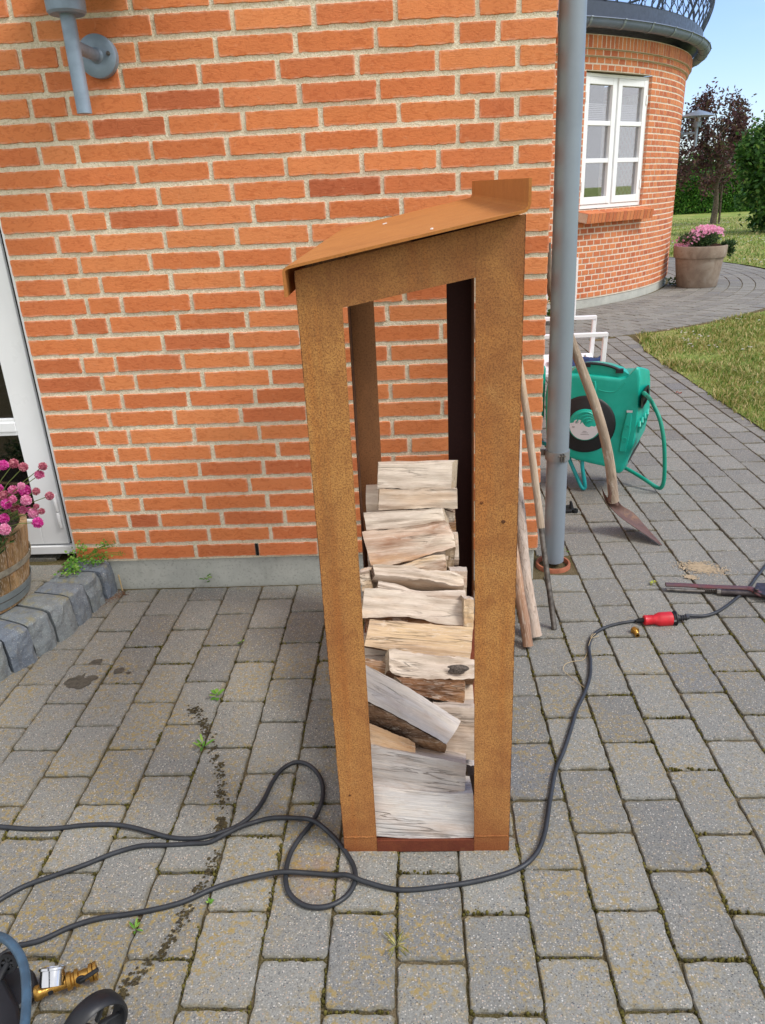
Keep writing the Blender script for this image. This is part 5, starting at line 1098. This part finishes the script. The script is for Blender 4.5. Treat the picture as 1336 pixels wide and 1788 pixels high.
def leaf_cluster(mb, c, n, R_, ln, wd, flat=.6):
    for _ in range(n):
        d = Vector((random.gauss(0, 1), random.gauss(0, 1), random.gauss(0, 1)*flat)); d = d.normalized()*(random.random()**.4)
        p = c+Vector((d.x*R_[0], d.y*R_[1], d.z*R_[2])); a_ = Vector((random.uniform(-1, 1), random.uniform(-1, 1), random.uniform(-.3, 1))).normalized(); b_ = a_.orthogonal().normalized(); b_ = (b_*cos(p.x*99)+a_.cross(b_)*sin(p.x*99))
        l = ln*random.uniform(.6, 1.3); w_ = wd*random.uniform(.6, 1.2); mb.poly([p, p+a_*l*.5+b_*w_, p+a_*l, p+a_*l*.5-b_*w_])
bar_ = thing('barrel_planter', (-2.045, -.3, .13), 'half barrel planter with pink pompom flowers on the doorstep', 'planter')
bc = Vector((-2.045, -.3, 0)); ns_ = 18; mb = MB()
for k in range(ns_):
    a0, a1 = 2*pi*k/ns_+.008, 2*pi*(k+1)/ns_-.008; dr = random.uniform(-.0015, .0015); R = []
    for z, r in ((.132, .187), (.18, .199), (.26, .215), (.34, .228), (.402, .236), (.404, .214), (.33, .206)):
        R.append([bc+Vector((cos(a0+(a1-a0)*t)*(r+dr), sin(a0+(a1-a0)*t)*(r+dr), z+(dr*3 if z > .4 else 0))) for t in (0, .33, .66, 1)])
    mb.rings(R, close=False, cap0=False, cap1=False)
    mb.poly([R[j][0] for j in range(7)]); mb.poly([R[j][3] for j in range(7)])
mb.build('staves', barrel_m, bar_, rot=Matrix.Rotation(-pi/2, 3, 'Y'))
for za, zb_, ra, rb_, m_ in ((.145, .172, .192, .199, galv_m), (.176, .2, .2, .2055, galv_m), (.27, .292, .2185, .2225, m_simple('faded_hoop_band', srgb(140, 136, 122), .8, .1, .2, 30))):
    mb = MB(); mb.lathe([(ra, za), (ra+.0035, za), (rb_+.0035, zb_), (rb_, zb_)], bc, 56, cap=False); mb.build('hoop', m_, bar_, smooth=True)
mb = MB(); mb.lathe([(.21, .37), (.15, .385), (0, .39)], bc, 30, cap=False); mb.build('soil', soil_m, bar_, smooth=True)
mb = MB(); random.seed(5); leaf_cluster(mb, bc+Vector((.05, -.02, .46)), 1500, (.2, .17, .1), .035, .004); leaf_cluster(mb, bc+Vector((.17, -.1, .4)), 420, (.07, .08, .06), .04, .004)
mb.build('foliage', darkleaf_m, bar_)
FL = [(30, 380, 50, 1), (125, 365, 48, 3), (215, 397, 44, 3), (393, 392, 42, 3), (363, 468, 46, 0), (120, 608, 46, 0), (195, 570, 38, 2), (224, 612, 60, 1), (40, 660, 50, 3), (118, 692, 38, 0), (60, 735, 52, 1), (240, 702, 54, 2), (145, 780, 48, 3), (210, 790, 40, 0), (333, 620, 38, 3), (456, 661, 42, 3), (308, 820, 52, 2), (383, 803, 32, 3), (347, 906, 54, 1), (35, 870, 52, 1), (45, 970, 58, 2), (-15, 600, 50, 1), (-25, 740, 55, 2), (335, 758, 28, 3), (270, 790, 30, 1), (-60, 480, 50, 0), (-70, 900, 50, 1)]
rr5 = lambda x, y: (x/5.257, y/5.257+740)
stems = MB()
for (x, y, r, c_) in FL:
    Yd = -.36 + (.0 if x > 300 else random.uniform(-.06, .04))-(.06 if y > 850 else 0); p = gy(*rr5(x, y), Yd); depth = (p-CAM).dot(fw); rad_ = r/5.257*depth/FPX
    pompom(p, rad_, (pink_m, magenta_m, palepink_m, dusty_m)[c_], bar_); b0 = bc+Vector((.08, -.04, .42)); q0 = b0.lerp(p, .45)+Vector((0, 0, -.01)); stems.tube([q0, q0.lerp(p, .55)+Vector((0, 0, .008)), p], .0014, 5)
stems.build('stems', m_simple('green_stem', srgb(112, 128, 64), .8), bar_)
# terracotta pot by the tower
pc = gz(1218, 500, 0); pc = Vector((3.59, 8.62, 0)); tp = thing('flower_pot', pc, 'large grey brown terracotta pot of pink flowers beside the round tower', 'flower pot')
mb = MB(); mb.lathe([(0, .0), (.262, .0), (.27, .01), (.318, .39), (.338, .395), (.345, .41), (.352, .535), (.348, .548), (.325, .55), (.32, .52), (.3, .38)], pc, 56, cap=False); mb.build('pot', pot_m, tp, smooth=40)
mb = MB(); mb.lathe([(.322, .51), (0, .53)], pc, 30, cap=False); mb.build('soil', soil_m, tp)
mb = MB(); random.seed(8); leaf_cluster(mb, pc+Vector((-.03, 0, .62)), 2600, (.27, .26, .1), .06, .006, 1.); leaf_cluster(mb, pc+Vector((.36, -.05, .55)), 420, (.09, .1, .05), .05, .008); leaf_cluster(mb, pc+Vector((.4, -.05, .46)), 260, (.04, .06, .09), .05, .008); mb.build('foliage', darkleaf_m, tp)
mb = MB()
for k in range(620):
    a_ = random.uniform(0, 2*pi); rr = random.random()**.5*.27; x = cos(a_)*rr*1.2-.03; y = sin(a_)*rr; z = .71+.06*sin(x*9+1)+.04*(x/.27)-.35*rr*rr+random.uniform(-.04, .035)
    if x < -.2: z -= .05
    r = random.uniform(.014, .022); nn_ = Vector((random.uniform(-.5, .5), random.uniform(-1, 0), random.uniform(.2, 1))).normalized(); t = nn_.orthogonal().normalized(); s_ = nn_.cross(t); c_ = pc+Vector((x, y, z))
    for q in range(5): b_ = 2*pi*q/5; d_ = t*cos(b_)+s_*sin(b_); e_ = t*cos(b_+.5)+s_*sin(b_+.5); f_ = t*cos(b_-.5)+s_*sin(b_-.5); mb.poly([c_, c_+e_*r*.7, c_+d_*r+nn_*.003, c_+f_*r*.7])
for k in range(14): c_ = pc+Vector((random.uniform(-.42, -.25), random.uniform(-.2, .1), random.uniform(.55, .66))); mb.poly([c_, c_+Vector((.02, 0, .01)), c_+Vector((.02, -.01, .03)), c_+Vector((0, 0, .025))])
o = mb.build('blossoms', palepink_m, tp); o['kind'] = 'stuff'

# ------------------------------------------------------------------ weeds, stains, sand
def sprig(name, c, label, n, R_, ln, wd, mat=weed_m, hz=.5, seed=1):
    random.seed(seed); mb = MB(); c = Vector(c)
    for _ in range(n):
        a_ = random.uniform(0, 2*pi); rr = random.random()**.6*R_; p = c+Vector((cos(a_)*rr, sin(a_)*rr, random.uniform(.0, hz*ln))); d = Vector((cos(a_+random.uniform(-.9, .9)), sin(a_+random.uniform(-.9, .9)), random.uniform(.15, .9))).normalized(); b_ = d.cross(Vector((0, 0, 1))).normalized(); l = ln*random.uniform(.6, 1.2)
        mb.poly([p, p+d*l*.35+b_*wd, p+d*l*.75+b_*wd*.8-Vector((0, 0, l*.05)), p+d*l-Vector((0, 0, l*.18)), p+d*l*.75-b_*wd*.8-Vector((0, 0, l*.05)), p+d*l*.35-b_*wd])
    return tag(mb.build(name, mat, origin=c), label, 'weed', 'weeds growing in the paving')
sprig('weed', gy(361, 1018, -.004), 'small green weed at the foot of the wall plinth', 9, .006, .032, .006, hz=1, seed=3)
sprig('weed', gz(379, 1218), 'leafy green seedling between pavers, above the dark drip stain', 7, .005, .03, .0065, seed=4)
sprig('weed', gz(355, 1306), 'thin leaved green weed beside the dark drip stain', 9, .004, .034, .0035, seed=5)
sprig('weed', gz(423, 1122), 'tiny green seedling in the shaded paving left of the rack', 6, .004, .014, .0035, seed=6)
sprig('weed', gz(236, 1625), 'small pointed seedling between cable and bottom edge', 8, .003, .02, .0025, seed=7)
sprig('weed', gz(365, 1580), 'minute green seedling just under the black cable', 6, .003, .012, .002, seed=8)
sprig('weed', gz(1243, 1752) if False else gz(692, 1652), 'straw green grass tuft in the joint below the rack', 22, .005, .034, .0009, m_leafy('dry_tuft', [(0., srgb(130, 140, 70)), (1., srgb(196, 184, 120))]), .2, 9)
sprig('weed', gz(1141, 1020), 'yellow green weed in the joint left of the pipe wrench', 14, .01, .014, .003, m_leafy('yellow_weed', [(0., srgb(140, 160, 50)), (1., srgb(190, 190, 80))]), seed=10)
sprig('weed', gz(992, 912) + Vector((.0, .03, 0)) if False else gz(987, 963), 'tiny green shoot beside the terracotta drain collar', 6, .006, .016, .003, seed=11)
random.seed(12); mb = MB(); cc = gz(*q4(0, 0)) if False else None
q4 = lambda x, y: (x/5.138, y/5.138+900)
chick = [q4(545, 525), q4(600, 500), q4(640, 480), q4(690, 460), q4(720, 430), q4(650, 440), q4(600, 440), q4(720, 470), q4(780, 400), q4(820, 410), q4(850, 430), q4(700, 390), q4(860, 340), q4(640, 360), q4(880, 390), q4(720, 300), q4(700, 260), q4(740, 330), q4(910, 290), q4(930, 250), q4(925, 400), q4(610, 520), q4(680, 490), q4(660, 400), q4(750, 370)]
for (px, py) in chick:
    zz = .135+(.0 if py > 985 else (985-py)*.0014); p = gy(px, py, -.03-max(0, (py-975))*.0042); p.z = max(p.z, .135)
    for _ in range(17):
        q = p+Vector((random.gauss(0, .011), random.gauss(0, .01), random.gauss(0, .007))); d = Vector((random.uniform(-1, 1), random.uniform(-1, 1), random.uniform(-.2, .8))).normalized(); b_ = d.orthogonal().normalized(); l = random.uniform(.008, .015)
        mb.poly([q, q+d*l*.5+b_*l*.36, q+d*l, q+d*l*.5-b_*l*.36])
for k in range(12):
    a_ = gy(*q4(700+random.uniform(-40, 60), 400), -.03); b_ = gy(*q4(random.uniform(880, 1120), random.uniform(240, 380)), -.04); mb.tube([a_, a_.lerp(b_, .6)+Vector((0, 0, .01)), b_], .0009, 4)
    for _ in range(5): q = b_+Vector((random.gauss(0, .006), 0, random.gauss(0, .006))); mb.poly([q, q+Vector((.004, 0, .003)), q+Vector((.002, 0, .006))])
tag(mb.build('chickweed', weed_m), 'straggling green chickweed on the doorstep corner against the brick wall', 'weed')
sprig('weed', gy(956, 560, 6.05), 'low green plant at the far corner by the round tower', 260, .25, .09, .02, bush_m, 3., 13)
sprig('weed', cp(TR+.1, radians(-24.5), 0), 'small dark green plant at the foot of the tower beside the pot', 60, .09, .08, .014, bush_m, 1.2, 14)
def blotch(mb, c, r, el=1., z=.0012, n=18, sd_=0.):
    mb.poly([Vector((c.x+cos(2*pi*k/n)*r*(1+.45*ns1(cos(2*pi*k/n)*1.6+sd_, sin(2*pi*k/n)*1.6, sd_)), c.y+sin(2*pi*k/n)*r*el*(1+.45*ns1(cos(2*pi*k/n)*1.6+sd_+7, sin(2*pi*k/n)*1.6, sd_)), z)) for k in range(n)])
q7 = lambda x, y: (x/2.569+100, y/2.569+970)
mb = MB(); wet = [q7(*p) for p in ((180, 478), (165, 488), (150, 505), (130, 520), (110, 528), (92, 540), (76, 556), (66, 570), (84, 576), (104, 580), (122, 574), (140, 562), (156, 552))]
for i, p in enumerate(wet): blotch(mb, gz(*p), .02+.008*(i in (5, 6, 7, 8, 9)), .9, .0012+.00012*i, sd_=i*3.1)
for i, p in enumerate((q7(277, 517), q7(320, 526))): blotch(mb, gz(*p), .02-.012*i, .8, .0012, sd_=i*2.2+50)
tag(mb.build('wet_stain', m_simple('damp_concrete', srgb(88, 84, 74), .55, 0, .2, 60, .5, 260, .003), origin=(0, 0, 0)), 'dark damp stain on the paving near the doorstep', 'stain', kind='stuff')
random.seed(77); mb = MB()
trail = [q7(*p) for p in ((600, 695), (622, 690), (640, 715), (655, 745), (665, 775), (672, 800), (682, 830), (700, 870), (712, 910), (728, 950), (738, 990), (735, 1050), (738, 1080), (745, 1110), (738, 1190), (742, 1220))]+[z8(*p) for p in ((780, 285), (775, 300), (765, 400), (740, 440), (705, 510), (660, 600), (635, 640), (600, 690), (575, 735), (520, 790), (480, 830), (440, 865), (425, 890))]
for i, p in enumerate(trail):
    c = gz(*p)
    for _ in range(26):
        q = c+Vector((random.gauss(0, .0062), random.gauss(0, .011), 0)); blotch(mb, q, random.uniform(.0008, .0042), 1, random.uniform(.0008, .0035), 7, random.uniform(0, 99))
tag(mb.build('drip_trail', moss_m2, origin=(0, 0, 0)), 'trail of dark mossy drip marks crossing the left paving', 'stain', kind='stuff')
mb = MB()   # moss cushions in the joints
def moss_run(x0, y0, x1, y1, dens=1., wdt=.0045):
    L_ = sqrt((x1-x0)**2+(y1-y0)**2); n = int(L_/.0035*dens)
    for _ in range(n):
        t = random.random()
        if ns1(x0*3+t*L_*22, y0*3, 1.5) < -.08: continue
        x = x0+(x1-x0)*t+random.gauss(0, wdt*.55); y = y0+(y1-y0)*t+random.gauss(0, wdt*.55); r = random.uniform(.0018, .0045); h = random.uniform(.001, .0045); m_ = 6; a0 = random.random()
        base = [mb.pt((x+cos(a0+2*pi*k/m_)*r, y+sin(a0+2*pi*k/m_)*r, -.007)) for k in range(m_)]; mid_ = [mb.pt((x+cos(a0+2*pi*k/m_)*r*.8, y+sin(a0+2*pi*k/m_)*r*.8, -.004+h)) for k in range(m_)]; tp_ = mb.pt((x, y, -.003+h*1.5))
        for k in range(m_): j = (k+1) % m_; mb.face((base[k], base[j], mid_[j], mid_[k])); mb.face((mid_[k], mid_[j], tp_))
for c in range(-11, 7):
    x = X0J+c*DX
    for r in range(-7, 4):
        y = Y0J+r*DY+(0 if c % 2 == 0 else DY/2)
        if y > -.35: continue
        k_ = ns1(c*.7, r*.5, 3.)+(.2 if x < -.6 else -.05)
        if k_ > -.12: moss_run(x, y, x+DX, y, .45+k_)
        if ns1(c*.9, r*.6, 8.) > -.2: moss_run(x, y, x, y+DY*random.uniform(.4, 1), .55+.5*max(k_, 0), .0035)
tag(mb.build('moss', moss_m, origin=(0, 0, 0)), 'brown green moss growing in the joints between the pavers', 'moss', kind='stuff')
mb = MB(); random.seed(3)
for cpt, n, sxx, syy in ((gz(1225, 992), 1500, .075, .045), (gz(1206, 1008), 260, .02, .015)):
    for _ in range(n):
        q = cpt+Vector((random.gauss(0, sxx*.5), random.gauss(0, syy*.5), 0)); q.y += (cpt.x-q.x)*.25; r = random.uniform(.0012, .0038)
        mb.poly([(q.x+cos(2*pi*k/5)*r, q.y+sin(2*pi*k/5)*r, .0016+random.uniform(0, .001)) for k in range(5)])
tag(mb.build('sand', sand_m, origin=(0, 0, 0)), 'thin spill of pale sand on the paving above the pipe wrench', 'sand', kind='stuff')
mb = MB(); c = gz(1185, 685.5, .006); mb.rings([[c+Vector((-.02+.04*i/6, -.01+.02*j/3, .006*sin(i*1.1)+.004*j*(j-3)*-.5)) for i in range(7)] for j in range(4)], close=False, cap0=False, cap1=False); tag(mb.build('dead_leaf', m_simple('dead_leaf_brown', srgb(140, 70, 46), .8)), 'single curled red brown leaf lying on the path', 'leaf')
mb = MB(); a_, b_ = gy(207, 1004, -.03), gz(214, 1031, .003); mb.tube([a_, b_], .003, 6); tag(mb.build('straw', m_simple('dry_straw', srgb(200, 176, 132), .8)), 'dry straw stalk leaning at the end of the doorstep kerb', 'straw')
random.seed(21); mb = MB()
for _ in range(420):
    t = random.random(); p = gz(*q4(1130-330*t+random.gauss(0, 28), 690+120*t+random.gauss(0, 22)), .001); l = random.uniform(.002, .007); a_ = random.uniform(0, 6.28); d = Vector((cos(a_), sin(a_), 0)); b_ = Vector((-sin(a_), cos(a_), 0)); mb.poly([p, p+d*l+b_*l*.3, p+d*l*1.6+Vector((0, 0, .002)), p+d*l-b_*l*.3])
tag(mb.build('leaf_litter', m_simple('litter_brown', srgb(120, 84, 60), .95, 0, .25), origin=(0, 0, 0)), 'brown leaf crumbs gathered along the doorstep kerb', 'litter', kind='stuff')

# ------------------------------------------------------------------ trees, bush, hedge
def crown(mb, c, n, R_, ln, wd, clumps=40, keep=None, cs=.28):
    C_ = []
    while len(C_) < clumps:
        d = Vector((random.uniform(-1, 1), random.uniform(-1, 1), random.uniform(-1, 1)))
        if d.length > 1: continue
        p = Vector((d.x*R_[0], d.y*R_[1], d.z*R_[2]))
        if keep and not keep(d): continue
        C_.append(c+p)
    for i in range(n):
        cc = random.choice(C_); p = cc+Vector((random.gauss(0, 1)*R_[0], random.gauss(0, 1)*R_[1], random.gauss(0, 1)*R_[2]))*cs*.6
        a_ = Vector((random.uniform(-1, 1), random.uniform(-1, 1), random.uniform(-.8, .8))).normalized(); b_ = a_.orthogonal().normalized(); q = random.uniform(0, 6.28); b_ = b_*cos(q)+a_.cross(b_)*sin(q); l = ln*random.uniform(.6, 1.3); w_ = wd*random.uniform(.7, 1.2)
        mb.poly([p, p+a_*l*.5+b_*w_, p+a_*l, p+a_*l*.5-b_*w_])
    return C_
random.seed(41)
tx, ty = 9.55, 24.3
tree = thing('purple_leaved_tree', (tx, ty, 0), 'small tree with dark purple leaves on the lawn beyond the flower pot', 'tree')
mb = MB(); C_ = crown(mb, Vector((tx-.25, ty, 2.3)), 5200, (1.4, 1.1, 1.6), .13, .032, 90, lambda d: d.z > -.75 and (abs(d.x) < .95-.5*max(d.z, 0)) and random.random() > .1, .16)
crown(mb, Vector((tx-.75, ty, 2.95)), 1300, (.35, .3, .95), .12, .03, 24, None, .25); crown(mb, Vector((tx+.35, ty, 2.9)), 1300, (.3, .3, .8), .12, .03, 20, None, .25)
mb.build('crown', plum_m, tree)
mb = MB(); mb.tube(catmull([(tx, ty, -.02), (tx+.03, ty, .6), (tx-.02, ty, 1.2), (tx-.06, ty, 2.0), (tx-.1, ty, 3.2)], 4), [.11-.09*i/16 for i in range(17)], 10); mb.tube([(tx+.2, ty, 0), (tx+.16, ty, 1.2)], .035, 8)
for k in range(26):
    t_ = random.choice(C_); s0 = Vector((tx-.04, ty, random.uniform(1., 2.2))); mb.tube([s0, s0.lerp(t_, .5)+Vector((0, 0, .12)), t_], [.03, .018, .006], 6)
mb.build('trunk', trunk_m, tree)
bx, by = 9.3, 18.95
bush = thing('leafy_bush', (bx, by, 0), 'tall dark green leafy bush at the right edge of the lawn', 'bush')
mb = MB(); C_ = crown(mb, Vector((bx, by, 1.45)), 15000, (1.2, 1., 1.5), .14, .04, 150, lambda d: random.random() > .05, .15); mb.build('foliage', bush_m, bush)
mb = MB()
for k in range(22): t_ = random.choice(C_); mb.tube([(bx+random.uniform(-.3, .3), by, 0), Vector((bx, by, .7)).lerp(t_, .5), t_], [.03, .02, .006], 6)
mb.build('stems', trunk_m, bush)
hedge = thing('garden_hedge', (14, 33.5, 0), 'clipped bright green hedge closing the far side of the lawn', 'hedge')
mb = MB()
for i in range(34000):
    x = 8+random.random()*14; h = 1.62+.1*ns1(x*1.2)+.08*ns1(x*4.); z = random.random()*h; y = 33.2+random.uniform(-.08, .12)+.12*ns1(x*2, z*2, 3.) if random.random() < .75 else random.uniform(33.2, 34.4); 
    if y > 33.5: z = h+random.uniform(-.1, .06)
    p = Vector((x, y, z)); a_ = Vector((random.uniform(-1, 1), random.uniform(-1, .2), random.uniform(-1, 1))).normalized(); b_ = a_.orthogonal().normalized(); q = random.uniform(0, 6.28); b_ = b_*cos(q)+a_.cross(b_)*sin(q); l = random.uniform(.06, .12); mb.poly([p, p+a_*l*.5+b_*l*.35, p+a_*l, p+a_*l*.5-b_*l*.35])
mb.build('foliage', hedge_m, hedge); mb = MB(); mb.box((8, 33.35, -.02), (22, 34.3, 1.5)); mb.build('branches', m_simple('hedge_core', srgb(38, 44, 26), .95), hedge)
for i, (x, y, h, r, lab, mt) in enumerate(((12.2, 36.5, 2.5, 1.5, 'round green shrub just behind the hedge, left of the purple tree', hedge_m), (14.3, 37.5, 2.9, 1.6, 'dark green tree behind the hedge, between purple tree and tall bush', bush_m), (17.0, 38., 3.6, 2., 'broad tree behind the tall bush at the far right', bush_m), (15.6, 36., 2.3, 1.2, 'light green shrub behind the hedge near the tall bush', hedge_m))):
    t_ = thing('garden_tree', (x, y, 0), lab, 'tree', 'trees behind the hedge'); mb = MB(); crown(mb, Vector((x, y, h*.58)), 4200, (r, r*.8, h*.44), .16, .05, 60, None, .22); mb.build('crown', mt, t_)
    mb = MB(); mb.tube([(x, y, 0), (x, y, h*.7)], [.12, .04], 8); mb.build('trunk', trunk_m, t_)
print('all ok', len(bpy.data.objects))
